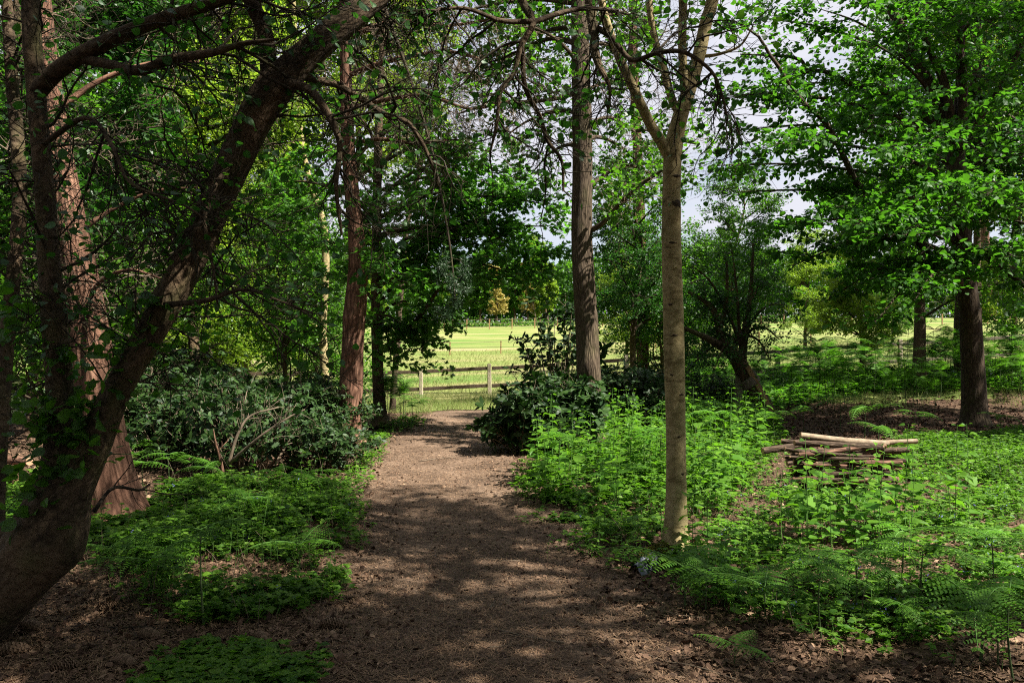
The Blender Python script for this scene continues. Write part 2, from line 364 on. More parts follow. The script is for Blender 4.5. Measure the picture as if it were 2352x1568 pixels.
M['cone'] = plain_mat('cone_scale', (.07, .04, .02), (.22, .14, .085), 60, .7, .3, .3, True)
M['guard'] = plain_mat('blue_grey_sheet', (.06, .075, .1), (.13, .155, .2), 8, .4, .3, .5)
M['flower'] = leaf_mat('blue_flower', (.12, .12, .4), (.2, .2, .55), (.15, .15, .5), .3)

# ------------------------------------------------------------------ object helpers
def tag(o, label, cat, group=None, kind=None):
    if label: o['label'] = label
    if cat: o['category'] = cat
    if group: o['group'] = group
    if kind: o['kind'] = kind
    return o
def thing(name, label, cat, loc, group=None):
    o = bpy.data.objects.new(name, None); COL.objects.link(o); o.location = tuple(loc); o.empty_display_size = .2
    return tag(o, label, cat, group)
def dup(root, loc, rz=0, sc=1., label=None, group=None, tilt=(0, 0), parts=True):
    r = root.copy(); COL.objects.link(r); r.location = tuple(loc); r.rotation_euler = (tilt[0], tilt[1], rz); r.scale = (sc,) * 3
    if label: r['label'] = label
    if group: r['group'] = group
    if parts:
        for ch in root.children:
            c = ch.copy(); COL.objects.link(c); c.parent = r
            for g in ch.children:
                d = g.copy(); COL.objects.link(d); d.parent = c
    return r
def stuff(o, label, cat): return tag(o, label, cat, None, 'stuff')
def structure(o): o['kind'] = 'structure'; return o
def lumpy(seed, amp=.05, flare=0., knots=()):
    r = np.random.default_rng(seed); ph = r.uniform(0, 6.28, 8)
    def fn(th, S, rr):
        k = 1 + amp * (np.sin(3 * th + 1.7 * S + ph[0]) * .6 + np.sin(5 * th - 3.1 * S + ph[1]) * .4 + np.sin(2 * th + 4.3 * S + ph[2]) * .5 + .7 * np.sin(2.2 * S + ph[3]) + .3 * np.sin(9 * th + 2 * S + ph[5]))
        if flare: k = k + flare * np.exp(-S / .22) * (1 + .5 * np.sin(4 * th + ph[4]) + .3 * np.sin(7 * th + ph[6]))
        for s0, t0, a, w in knots:
            dt = np.angle(np.exp(1j * (th - t0)))
            k = k + a * np.exp(-((S - s0) / w) ** 2 - (dt / .8) ** 2)
        return k
    return fn

# ================================================================== SETTING: ground, path, field
def sheet(name, xs, ys, mat, dz=0., wob=None):
    X, Y = np.meshgrid(xs, ys); Z = gz(X, Y) + dz
    if wob is not None: X, Y, Z = wob(X, Y, Z)
    V = np.stack([X, Y, Z], -1).reshape(-1, 3); nx = len(xs); ny = len(ys)
    i = np.arange(ny - 1)[:, None] * nx + np.arange(nx - 1)[None]
    f = np.stack([i, i + 1, i + nx + 1, i + nx], -1).reshape(-1, 4)
    mb = MB(); mb.add(V, [f], 0, None, True); o = mb.build(name, mat); structure(o); return o
def axis(lo, hi, step, ext):
    inner = np.arange(lo, hi + 1e-6, step); a = lo - np.geomspace(.5, ext, 26)[::-1]; b = hi + np.geomspace(.5, ext, 26); return np.concatenate([a, inner, b])
sheet('ground', axis(-14, 24, .25, 900), np.concatenate([-np.geomspace(.5, 400, 20)[::-1] - 3, np.arange(-3, 30, .25), 30 + np.geomspace(.5, 1400, 70)]), M['soil'], 0., lambda X, Y, Z: (X, Y, Z - .7 * sstep(26, 45, Y)))
PY = A([1.2, 3.0, 3.73, 4.75, 6.28, 8.0, 9.9, 11.9, 14.6, 16.6, 19.2]); PL = A([-.85, -.87, -.88, -1.0, -1.22, -1.51, -1.76, -1.93, -1.6, -1.7, -1.75]); PR = A([.75, .76, .78, .71, .56, .24, -.03, -.17, -.33, -.3, -.1])
def pathlr(y): return np.interp(y, PY, PL), np.interp(y, PY, PR)
def mk_path():
    ys = np.arange(1.2, 19.3, .08); us = np.linspace(0, 1, 41); V = []
    Y, U = np.meshgrid(ys, us, indexing='ij'); l, r = pathlr(Y)
    l = l - .15 + .22 * (vnoise(Y * 1.7, Y * 0, 3) - .5); r = r + .15 + .22 * (vnoise(Y * 1.6, Y * 0 + 9, 4) - .5)
    X = l + (r - l) * U; Z = gz(X, Y) + .006
    Vv = np.stack([X, Y, Z], -1).reshape(-1, 3); n = len(us); i = np.arange(len(ys) - 1)[:, None] * n + np.arange(n - 1)[None]
    mb = MB(); mb.add(Vv, [np.stack([i, i + 1, i + n + 1, i + n], -1).reshape(-1, 4)], 0, None, True); structure(mb.build('path', M['path']))
mk_path()
def fwob(X, Y, Z):
    e = Y <= 20.01
    Y2 = np.where(Y < 24, 24 - (24 - Y) * (1 + .1 * np.sin(X * .9) + .07 * np.sin(X * 2.3 + 1) + .05 * np.sin(X * 5.1)), Y)
    return X, Y2, gz(X, Y2) + .012
sheet('field', axis(-40, 40, .5, 800), np.concatenate([np.arange(19, 34, .25), 34 + np.geomspace(.5, 1300, 70)]), M['field'], .012, fwob)

# grass blades near the fence and taller tufts up the meadow
rng = np.random.default_rng(5)
def grass(n, x0, x1, y0, y1, h, name, label, w=.035, dens=None):
    x = rng.uniform(x0, x1, n); y = y0 + (y1 - y0) * rng.random(n) ** 1.3
    if dens is not None: k = rng.random(n) < dens(x, y); x, y = x[k], y[k]; n = len(x)
    z = gz(x, y); d = rng.normal(size=(n, 3)) * .55; d[:, 2] = 1
    nr = rng.normal(size=(n, 3)); mb = MB()
    tv = A([(-.5, 0, 0), (.5, 0, 0), (.3, .6, .05), (0, 1, .2), (-.3, .6, .05)], float); tf = A([(0, 1, 2, 4)]);
    tv2 = tv.copy(); s = h[0] + (h[1] - h[0]) * rng.random(n) * (.4 + .6 * vnoise(x * 1.3, y * 1.3, 8))
    pos = np.stack([x, y, z], 1)
    tpl = (A([(-1, 0, 0), (1, 0, 0), (.7, .55, .06), (0, 1, .25), (-.7, .55, .06)], float), A([(0, 1, 2), (0, 2, 4), (4, 2, 3)]))
    leaves(mb, pos, d, nr, s, tpl, 0, np.full(n, w))
    stuff(mb.build(name, M['grass']), label, 'grass')
def path_gap(x, y):
    l, r = pathlr(y); return np.where((y < 19.3) & (x > l) & (x < r), .12, 1) * sstep(17.3, 20.5, y + .6 * np.sin(x * 1.7))
grass(70000, -8, 14, 17.5, 26, (.05, .3), 'meadow_grass', 'tall bright grass along the foot of the rail fence', .02, path_gap)
grass(60000, -22, 34, 25.5, 60, (.08, .3), 'meadow_tufts', 'sunlit seeding grass across the open meadow', .05)

# ================================================================== TREES
def make_tree(name, label, cat, base, trunk, limbs, bark, twigmat, leafmat, seed, levels, leafspec, group=None, seg=24, lump=.04, flare=.25, knots=(), limb_seg=10, minlimb=0):
    """trunk, limbs: batches; levels: list of sprout kwargs (hosts chosen by 'on'); leafspec: list of leaf_on kwargs"""
    rng = np.random.default_rng(seed); root = thing(name, label, cat, base, group)
    mb = MB(); tubes(mb, trunk[0], trunk[1], seg, 0, True, lumpy(seed, lump, flare, knots)); mb.build('trunk', bark, root, base)
    for li, (Pn, R) in enumerate(limbs):
        mb = MB(); tubes(mb, Pn, R, limb_seg, 0, False, lumpy(seed + 7 + li, .05)); mb.build('limb', bark, root, base)
    pools = {'trunk': [trunk], 'limbs': list(limbs), 'all': [trunk] + list(limbs)}
    bm = MB(); any_b = False
    for li, lv in enumerate(levels):
        lv = dict(lv); on = lv.pop('on', None) or ('L%d' % (li - 1)); sg = lv.pop('seg', 5)
        hosts = sum([pools[o] for o in on.split('+')], [])
        if not hosts: hosts = pools['all']
        b = sprout(hosts, rng=rng, **lv); pools['L%d' % li] = [b]; tubes(bm, b[0], b[1], sg); any_b = True
    if any_b:
        o = bm.build('branches', twigmat, root, base); o['kind'] = 'stuff'
    if leafspec:
        lm = MB()
        mats = []
        for ls in leafspec:
            ls = dict(ls); on = ls.pop('on', 'L%d' % (len(levels) - 1)); mt = ls.pop('material', leafmat)
            if mt not in mats: mats.append(mt)
            leaf_on(lm, sum([pools[o] for o in on.split('+')], []), rng=rng, mat=mats.index(mt), **ls)
        lm.build('crown', mats, root, base)
    return root

# --- leaning dark tree, left foreground
lean_main = path_px([(-210, 1590, 4.2, 215), (-120, 1490, 4.22, 170), (-30, 1393, 4.24, 152), (62, 1293, 4.25, 150), (112, 1215, 4.25, 152), (142, 1145, 4.25, 128), (188, 1075, 4.27, 88), (225, 1000, 4.3, 74), (258, 920, 4.3, 68), (300, 840, 4.3, 66), (348, 760, 4.35, 68), (400, 665, 4.4, 70), (452, 560, 4.42, 70), (507, 440, 4.45, 70), (565, 315, 4.5, 74), (622, 215, 4.5, 82), (700, 132, 4.55, 66), (790, 55, 4.6, 62), (880, -20, 4.75, 56), (1020, -130, 5.1, 50), (1250, -240, 5.6, 40), (1550, -330, 6.2, 26)], 110)
lean_limbs = [path_px(r, 30) for r in (
    [(100, 1220, 4.25, 100), (118, 1130, 4.22, 72), (135, 1020, 4.25, 60), (138, 900, 4.35, 56), (128, 760, 4.4, 54), (112, 600, 4.45, 48), (100, 420, 4.5, 44), (82, 200, 4.55, 40), (70, -40, 4.6, 36), (90, -400, 4.7, 25)],
    [(10, 1330, 4.3, 50), (-10, 1200, 4.5, 40), (-2, 1020, 4.7, 34), (12, 820, 4.9, 34), (32, 620, 5, 32), (45, 420, 5.1, 30), (25, 150, 5.2, 26), (10, -100, 5.2, 20)],
    [(622, 215, 4.5, 46), (617, 150, 4.5, 38), (606, 70, 4.5, 36), (570, -10, 4.45, 34), (500, -200, 4.4, 24)],
    [(82, 215, 4.55, 40), (130, 165, 4.5, 38), (200, 120, 4.45, 36), (300, 72, 4.4, 32), (400, 35, 4.35, 28), (500, 5, 4.3, 24), (620, -40, 4.25, 16)],
    [(160, 130, 4.5, 26), (250, 148, 4.4, 24), (320, 163, 4.3, 24), (390, 137, 4.25, 22), (485, 122, 4.2, 18), (560, 100, 4.15, 12), (640, 90, 4.1, 6)],
    [(640, 190, 4.5, 26), (680, 195, 4.4, 22), (720, 215, 4.35, 19), (760, 275, 4.3, 16), (780, 335, 4.3, 13), (772, 430, 4.3, 10), (785, 540, 4.3, 6)],
    [(660, 165, 4.5, 22), (720, 182, 4.6, 18), (784, 200, 4.7, 16), (884, 263, 4.85, 14), (940, 285, 4.9, 12), (985, 360, 4.95, 9), (1008, 430, 5, 5)],
    [(1120, -180, 5.3, 28), (1185, -40, 5.2, 22), (1205, 15, 5.15, 19), (1224, 55, 5.1, 17), (1197, 105, 5.1, 15), (1182, 165, 5.1, 12), (1150, 210, 5.1, 10), (1141, 283, 5.1, 8), (1127, 345, 5.1, 5)],
    [(1224, 52, 5.1, 14), (1290, 30, 5.2, 12), (1350, 20, 5.3, 10), (1420, 25, 5.4, 7)],
    [(1224, 50, 5.1, 13), (1150, 48, 5, 11), (1070, 20, 4.9, 9), (990, 25, 4.8, 6)],
    [(1200, 110, 5.1, 12), (1206, 200, 5.15, 11), (1240, 268, 5.2, 10), (1257, 322, 5.2, 9), (1290, 370, 5.2, 7), (1294, 440, 5.2, 5)],
    [(1330, -290, 5.8, 30), (1350, -60, 5.7, 26), (1362, 60, 5.6, 24), (1372, 140, 5.5, 18), (1400, 200, 5.4, 9), (1395, 260, 5.4, 5)],
    [(1362, 60, 5.6, 16), (1404, 85, 5.5, 14), (1450, 138, 5.4, 12), (1510, 122, 5.3, 11), (1570, 120, 5.2, 10), (1630, 160, 5.2, 8), (1655, 207, 5.2, 6), (1672, 275, 5.2, 4)],
    [(560, 330, 4.45, 15), (500, 420, 4.3, 12), (470, 500, 4.2, 10), (490, 620, 4.1, 7), (500, 700, 4.1, 4)],
    [(380, 700, 4.3, 14), (470, 690, 4.1, 11), (560, 665, 4.0, 8), (640, 690, 3.95, 6), (720, 720, 3.9, 4)],
    [(100, 330, 4.5, 14), (200, 270, 4.3, 11), (260, 340, 4.1, 9), (300, 420, 4.0, 7), (420, 470, 3.9, 5), (480, 510, 3.9, 3)],
)]
lean_knots = [(1.05, 4.6, .3, .12), (2.5, 1., .2, .1), (1.6, 2.5, .2, .1)]
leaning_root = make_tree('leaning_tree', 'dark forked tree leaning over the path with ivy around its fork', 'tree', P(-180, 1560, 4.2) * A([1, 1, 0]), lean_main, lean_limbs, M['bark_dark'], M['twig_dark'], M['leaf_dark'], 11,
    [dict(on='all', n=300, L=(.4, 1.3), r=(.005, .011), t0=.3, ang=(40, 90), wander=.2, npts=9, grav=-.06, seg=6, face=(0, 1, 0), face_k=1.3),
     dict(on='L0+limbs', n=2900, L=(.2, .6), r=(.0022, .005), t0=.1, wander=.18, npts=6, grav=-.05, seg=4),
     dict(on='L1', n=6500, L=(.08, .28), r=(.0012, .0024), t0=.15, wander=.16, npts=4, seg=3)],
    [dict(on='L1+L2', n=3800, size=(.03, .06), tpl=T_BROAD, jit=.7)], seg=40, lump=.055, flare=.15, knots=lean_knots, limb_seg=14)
# ivy and suckers on the fork
def ivy():
    rng = np.random.default_rng(21); o = A(leaning_root.location); mb = MB()
    hosts = [lean_main, lean_limbs[0], lean_limbs[1]]
    st = sprout([(h[0][:, :len(h[0][0]) // 2], h[1][:, :len(h[0][0]) // 2]) for h in hosts[:2]], 70, (.15, .5), (.003, .006), rng, t0=.35, t1=1, ang=(40, 90), npts=8, wander=.25, grav=.02, zb=.3, face=(-.6, -1, .2), face_k=1.1)
    tubes(mb, st[0], st[1], 5, 0)
    leaf_on(mb, [st], 380, (.045, .085), rng, T_BROAD, .2, 1, .9, .55, .5, .03, 1)
    sh = sprout([(lean_main[0][:, 20:70], lean_main[1][:, 20:70])], 26, (.15, .5), (.003, .005), rng, ang=(50, 90), npts=7, zb=-.1, face=(.6, -1, 0), face_k=.5)
    tubes(mb, sh[0], sh[1], 5, 0); leaf_on(mb, [sh], 60, (.04, .065), rng, T_BROAD, .3, 1, .9, .55, .5, .03, 1)
    b = mb.build('ivy', [M['stem_dark'], M['leaf_mid']], leaning_root, o)
ivy()

def toward(px0, py0, d0, px1, py1, d1, w, sag=30):
    return [(px0, py0, d0, w), (px0 * .7 + px1 * .3, py0 * .7 + py1 * .3 - sag, d0 * .7 + d1 * .3, w * .75), (px0 * .35 + px1 * .65, py0 * .35 + py1 * .65 - sag, d0 * .35 + d1 * .65, w * .5), (px1, py1, d1, w * .2)]
# --- big red pine behind the leaning tree
def px_tree(name, label, rows, limb_rows, bark, twig, leaf, seed, levels, leafs, n=70, cat='tree', group=None, **kw):
    tr = path_px(rows, n); base = tr[0][0, 0].copy(); base[2] = gz(base[0], base[1])
    return make_tree(name, label, cat, base, tr, [path_px(r, 26) for r in limb_rows], bark, twig, leaf, seed, levels, leafs, group, **kw)
px_tree('pine_tree', 'thick red barked pine with flared foot behind the dark leaning tree',
    [(270, 1235, 7.05, 180), (262, 1170, 7.1, 135), (245, 1080, 7.1, 112), (232, 980, 7.12, 102), (220, 880, 7.15, 94), (205, 760, 7.2, 82), (187, 640, 7.2, 72), (165, 520, 7.25, 66), (140, 380, 7.3, 60), (112, 200, 7.4, 54), (85, -50, 7.5, 48), (60, -600, 7.6, 30)],
    [[(195, 690, 7.2, 14), (240, 640, 7, 10), (300, 620, 6.8, 8), (370, 640, 6.6, 5)], [(170, 540, 7.2, 14), (260, 480, 7.3, 10), (350, 440, 7.4, 7), (450, 430, 7.5, 4)], [(120, 260, 7.3, 16), (240, 180, 7.5, 12), (380, 140, 7.7, 8), (500, 150, 7.9, 5)]],
    M['bark_pine'], M['twig_pale'], M['needle'], 31,
    [dict(on='all', n=60, L=(.5, 1.5), r=(.006, .012), t0=.4, ang=(50, 90), npts=8, wander=.2), dict(n=420, L=(.2, .6), r=(.003, .006), wander=.3), dict(n=1000, L=(.1, .25), r=(.0015, .003), npts=4, wander=.3, seg=3)], None, seg=40, lump=.035, flare=.22)
# --- reddish pine left of the path
px_tree('pine_tree', 'crooked red brown pine standing at the left edge of the path',
    [(800, 1030, 12.7, 74), (802, 990, 12.75, 58), (804, 930, 12.8, 52), (808, 860, 12.8, 54), (811, 800, 12.8, 50), (815, 735, 12.8, 52), (820, 660, 12.8, 46), (822, 600, 12.8, 42), (815, 510, 12.8, 37), (805, 410, 12.8, 33), (798, 300, 12.8, 30), (794, 150, 12.8, 27), (792, 0, 12.8, 25), (790, -300, 12.8, 22), (790, -800, 12.8, 10)],
    [[(798, 175, 12.8, 14), (860, 150, 12.6, 12), (940, 130, 12.4, 10), (1040, 120, 12.2, 8), (1140, 150, 12, 5)], [(797, 250, 12.8, 12), (880, 230, 12.4, 10), (980, 220, 12, 8), (1080, 250, 11.7, 6), (1180, 230, 11.5, 4)], [(800, 330, 12.8, 11), (880, 320, 13, 9), (960, 330, 13.2, 7), (1050, 320, 13.4, 4)], [(795, 90, 12.8, 14), (900, 50, 12.5, 11), (1020, 60, 12.3, 8), (1160, 40, 12, 5)], [(795, 200, 12.8, 12), (720, 180, 12.6, 9), (640, 200, 12.4, 6), (560, 260, 12.3, 4)]],
    M['bark_pine'], M['twig_pale'], M['needle'], 32,
    [dict(on='limbs', n=130, L=(.5, 1.5), r=(.005, .012), t0=.1, ang=(40, 90), npts=9, wander=.25, grav=-.03), dict(n=1500, L=(.2, .8), r=(.003, .005), wander=.25, npts=7), dict(n=4600, L=(.1, .4), r=(.0018, .003), npts=4, wander=.3, seg=3)], None, seg=36, lump=.04, flare=.1, knots=[(1.55, 4.7, .3, .12), (.9, 5.2, .25, .1), (2.1, 4.2, .15, .1)])
# --- ridged grey-brown trunk right of the path
px_tree('oak_tree', 'straight ridged grey brown trunk standing behind the nettles right of the path',
    [(1362, 1045, 12.1, 74), (1361, 1000, 12.15, 62), (1358, 930, 12.2, 58), (1353, 850, 12.2, 56), (1348, 750, 12.2, 52), (1341, 650, 12.2, 50), (1336, 550, 12.2, 47), (1337, 450, 12.2, 47), (1338, 350, 12.2, 46), (1337, 250, 12.2, 44), (1333, 130, 12.2, 41), (1330, 0, 12.2, 38), (1328, -300, 12.2, 32), (1325, -800, 12.2, 18)],
    [[(1355, 530, 12.2, 14), (1385, 512, 12, 11), (1420, 472, 11.8, 10), (1470, 425, 11.6, 9), (1530, 385, 11.4, 6), (1580, 340, 11.2, 4)], [(1320, 215, 12.2, 12), (1270, 228, 12, 10), (1200, 235, 11.8, 9), (1120, 240, 11.6, 6), (1050, 262, 11.4, 4)], [(1345, 290, 12.2, 10), (1400, 270, 12.5, 9), (1460, 300, 12.8, 7), (1520, 290, 13, 4)], [(1350, 430, 12.2, 10), (1430, 380, 12.6, 8), (1500, 400, 13, 5)], [(1338, 60, 12.2, 14), (1420, 30, 12.4, 10), (1510, 60, 12.6, 6)], [(1325, 100, 12.2, 14), (1260, 90, 12.4, 10), (1170, 130, 12.6, 8), (1100, 180, 12.8, 5)]] + [toward(x0, y0, 12.2, x1, y1, d1, 11, 25) for x0, y0, x1, y1, d1 in ((1332, 150, 1180, 60, 11), (1330, 60, 1050, 190, 13.5), (1335, 260, 1140, 330, 13.2), (1330, 10, 980, 60, 12.6), (1338, 320, 1480, 390, 13.6), (1335, 110, 1490, 160, 13.2), (1330, 0, 1470, 60, 13.4), (1328, -100, 1120, 20, 13.6), (1328, -60, 1240, 130, 14.2), (1338, 340, 1220, 400, 14))],
    M['bark_oak'], M['twig_pale'], M['leaf_mid'], 33,
    [dict(on='limbs', n=190, L=(.4, 1.3), r=(.005, .01), t0=.1, ang=(40, 90), npts=8, wander=.25), dict(n=700, L=(.2, .6), r=(.003, .005), wander=.3), dict(n=3400, L=(.1, .35), r=(.0016, .003), npts=4, wander=.25, seg=3)], [dict(n=8500, size=(.05, .1), tpl=T_OV)], seg=36, lump=.03, flare=.12, knots=[(1.35, 4.5, .35, .1), (2.0, 4.9, .3, .1), (2.75, 4.4, .25, .1), (.9, 5., .2, .08)])
# --- silver smooth trunk
px_tree('silver_tree', 'slender smooth silver barked tree forking above, grey sheet at its foot', 
    [(1553, 1278, 6.22, 66), (1552, 1235, 6.25, 54), (1553, 1180, 6.25, 48), (1553, 1100, 6.25, 46), (1552, 1000, 6.25, 45), (1550, 900, 6.25, 45), (1548, 800, 6.25, 46), (1546, 700, 6.25, 46), (1543, 600, 6.25, 45), (1542, 500, 6.25, 43), (1543, 420, 6.25, 41), (1547, 340, 6.25, 42), (1562, 270, 6.25, 36), (1585, 200, 6.25, 32), (1605, 130, 6.25, 30), (1622, 50, 6.25, 28), (1640, -20, 6.25, 27), (1680, -300, 6.2, 22), (1720, -700, 6.2, 10)],
    [[(1545, 372, 6.25, 32), (1518, 325, 6.22, 26), (1492, 283, 6.2, 24), (1462, 218, 6.15, 22), (1425, 140, 6.1, 20), (1396, 60, 6.05, 18), (1375, -30, 6, 16), (1330, -300, 5.9, 9)],
     [(1562, 262, 6.25, 22), (1545, 232, 6.3, 20), (1522, 150, 6.35, 18), (1502, 80, 6.4, 16), (1490, -20, 6.4, 15), (1480, -350, 6.5, 7)],
     [(1574, 225, 6.25, 22), (1568, 130, 6.2, 20), (1568, 50, 6.15, 19), (1571, -30, 6.1, 18), (1580, -350, 6, 9)],
     [(1610, 130, 6.25, 9), (1650, 125, 6.2, 7), (1700, 105, 6.15, 5), (1730, 60, 6.1, 3)]],
    M['bark_silver'], M['twig_dark'], M['leaf_mid'], 34,
    [dict(on='limbs', n=46, L=(.4, 1.1), r=(.004, .008), t0=.3, ang=(30, 80), npts=8, wander=.22), dict(n=240, L=(.15, .5), r=(.002, .004), wander=.25), dict(n=420, L=(.08, .2), r=(.0012, .002), npts=4, seg=3)], [dict(n=420, size=(.045, .08), tpl=T_OV)], seg=40, lump=.022, flare=.2,
    knots=[(.62, 4.4, .1, .02), (1.05, 4.9, .1, .02), (1.42, 4.3, .12, .02), (1.75, 4.8, .12, .025), (2.05, 4.4, .1, .02), (2.7, 4.8, .28, .05), (2.5, 3.2, .12, .03), (3.0, 4.2, .1, .03)])
M['scar'] = plain_mat('branch_scar', (.02, .014, .008), (.07, .05, .03), 60, .95, .6)
def scars():
    root = [o for o in COL.objects if o.get('label', '').startswith('slender smooth silver')][0]; r = np.random.default_rng(17)
    for px, py, w, h, wd in ((1548, 472, 20, 26, 46), (1536, 700, 10, 5, 46), (1560, 640, 12, 4, 45), (1545, 770, 22, 5, 46), (1562, 905, 12, 4, 45), (1540, 560, 18, 5, 44), (1556, 1000, 10, 4, 45), (1552, 408, 24, 6, 41), (1565, 1085, 10, 5, 46), (1538, 860, 9, 6, 45), (1592, 205, 14, 16, 32), (1614, 92, 12, 20, 29)):
        c = P(px, py, 6.25); cx = np.interp(py, [0, 340, 420, 600, 900, 1250], [1630, 1547, 1543, 1543, 1550, 1552]); R = wd / F * 6.25 / 2; xo = c[0] - (cx - 1176) / F * 6.25; xo = np.clip(xo, -R * .8, R * .8)
        ny = -math.sqrt(max(R * R - xo * xo, 1e-6)); a = w / F * 6.25 / 2; b = h / F * 6.25 / 2; n = 12; th = np.arange(n) / n * 6.2832
        rr = 1 + .25 * r.normal(size=n); q = np.stack([np.cos(th) * a * rr, 0 * th, np.sin(th) * b * rr], 1); X = np.clip(xo + q[:, 0], -R * .95, R * .95); Y = -np.sqrt(R * R - X * X)
        ring = np.stack([c[0] - xo + X, 6.25 + Y - .0025, c[2] + q[:, 2]], 1); mid = A([[c[0], 6.25 + ny - .008, c[2]]]); back = ring + A([0, .012, 0])
        f = [(0, 1 + (j + 1) % n, 1 + j) for j in range(n)]; f4 = [(1 + j, 1 + (j + 1) % n, 1 + n + (j + 1) % n, 1 + n + j) for j in range(n)]
        m = MB(); m.add(np.concatenate([mid, ring, back]), [A(f), A(f4)], 0, None, True); m.build('branch_scar', M['scar'], root, A(root.location))
scars()
# --- thin young birch left
px_tree('birch_tree', 'thin pale birch stem beside the crooked red pine',
    [(752, 945, 18.5, 26), (749, 900, 18.5, 20), (744, 820, 18.5, 19), (742, 740, 18.5, 18), (746, 660, 18.5, 17), (748, 580, 18.5, 17), (742, 510, 18.5, 15), (722, 450, 18.5, 14), (705, 390, 18.5, 13), (690, 300, 18.5, 12), (680, 150, 18.5, 11), (670, -100, 18.5, 8)],
    [[(737, 760, 18.5, 8), (720, 745, 18.4, 6), (700, 732, 18.4, 5), (686, 727, 18.3, 3)], [(735, 752, 18.5, 4), (728, 690, 18.5, 3), (722, 620, 18.5, 2)], [(700, 350, 18.5, 6), (640, 300, 18.3, 5), (600, 240, 18.2, 3)], [(685, 200, 18.5, 6), (730, 120, 18.5, 5), (760, 40, 18.5, 3)]],
    M['bark_silver'], M['twig_dark'], M['leaf_mid'], 35,
    [dict(on='limbs', n=60, L=(.5, 1.5), r=(.006, .01), ang=(40, 80), npts=6), dict(n=300, L=(.3, .7), r=(.003, .005))], [dict(n=1800, size=(.06, .1))], seg=20, lump=.03)
# --- maple left of the gap
px_tree('maple_tree', 'lobed leaf maple with a dark slim trunk spreading over the gap to the meadow',
    [(874, 985, 14.7, 46), (872, 940, 14.8, 30), (868, 860, 14.8, 27), (866, 740, 14.8, 26), (865, 620, 14.8, 25), (865, 500, 14.8, 22), (868, 350, 14.8, 19), (876, 150, 14.8, 15), (885, -100, 14.8, 8)],
    [[(862, 805, 14.8, 13), (915, 778, 14.4, 11), (974, 714, 14, 10), (1017, 650, 13.7, 8), (1070, 610, 13.5, 5), (1150, 575, 13.3, 3)]] +
    [toward(866, y0, 14.8, x1, y1, d1, w) for y0, x1, y1, d1, w in ((700, 1010, 640, 15.5, 11), (640, 1090, 560, 14.2, 12), (620, 1210, 640, 13.6, 11), (600, 1250, 520, 14.2, 11), (660, 1090, 650, 13.2, 10), (740, 940, 790, 14.4, 9), (745, 900, 830, 13.6, 8), (500, 1260, 470, 14, 11), (590, 1180, 520, 14.6, 12), (540, 1230, 580, 13.6, 11), (520, 1120, 440, 15.2, 11), (470, 1050, 380, 13.6, 10), (440, 1180, 440, 15.4, 10), (400, 980, 330, 14.8, 9), (380, 1130, 350, 13.9, 9), (700, 720, 640, 14.8, 10), (620, 650, 560, 15.6, 11), (560, 700, 480, 13.8, 10), (500, 620, 420, 15, 10), (420, 740, 350, 14.4, 9), (760, 800, 740, 13.6, 8), (770, 960, 800, 13.9, 8), (730, 1000, 720, 16, 8), (650, 880, 600, 12.8, 9), (520, 900, 480, 12.6, 9), (560, 1000, 540, 16.5, 9), (340, 780, 260, 15, 8), (330, 960, 260, 14, 8))],
    M['bark_dark'], M['twig_dark'], M['leaf_maple'], 36,
    [dict(on='limbs', n=250, L=(.6, 1.6), r=(.005, .01), t0=.2, ang=(30, 70), flat=.45, npts=7, wander=.14, grav=-.02), dict(on='L0+limbs', n=1500, L=(.25, .6), r=(.002, .004), t0=.25, flat=.5, npts=5, wander=.15, seg=3)],
    [dict(n=17000, size=(.07, .12), tpl=T_MAPLE, jit=.35, droop=.5, off=.04), dict(on='L0', n=2500, size=(.07, .12), tpl=T_MAPLE, t0=.4, jit=.35, droop=.5)], seg=24, lump=.03, flare=.25)
px_tree('sapling', 'thin slanting bare stem behind the maple crown', [(900, 960, 19, 14), (930, 560, 19, 13), (960, 400, 19, 12), (992, 260, 19, 11), (1020, 80, 19, 8)], [], M['bark_right'], M['twig_dark'], M['leaf_mid'], 37, [dict(on='trunk', n=14, L=(.6, 1.4), r=(.006, .01), t0=.5), dict(n=90, L=(.3, .6), r=(.003, .005))], [dict(n=700, size=(.06, .1))], seg=14)

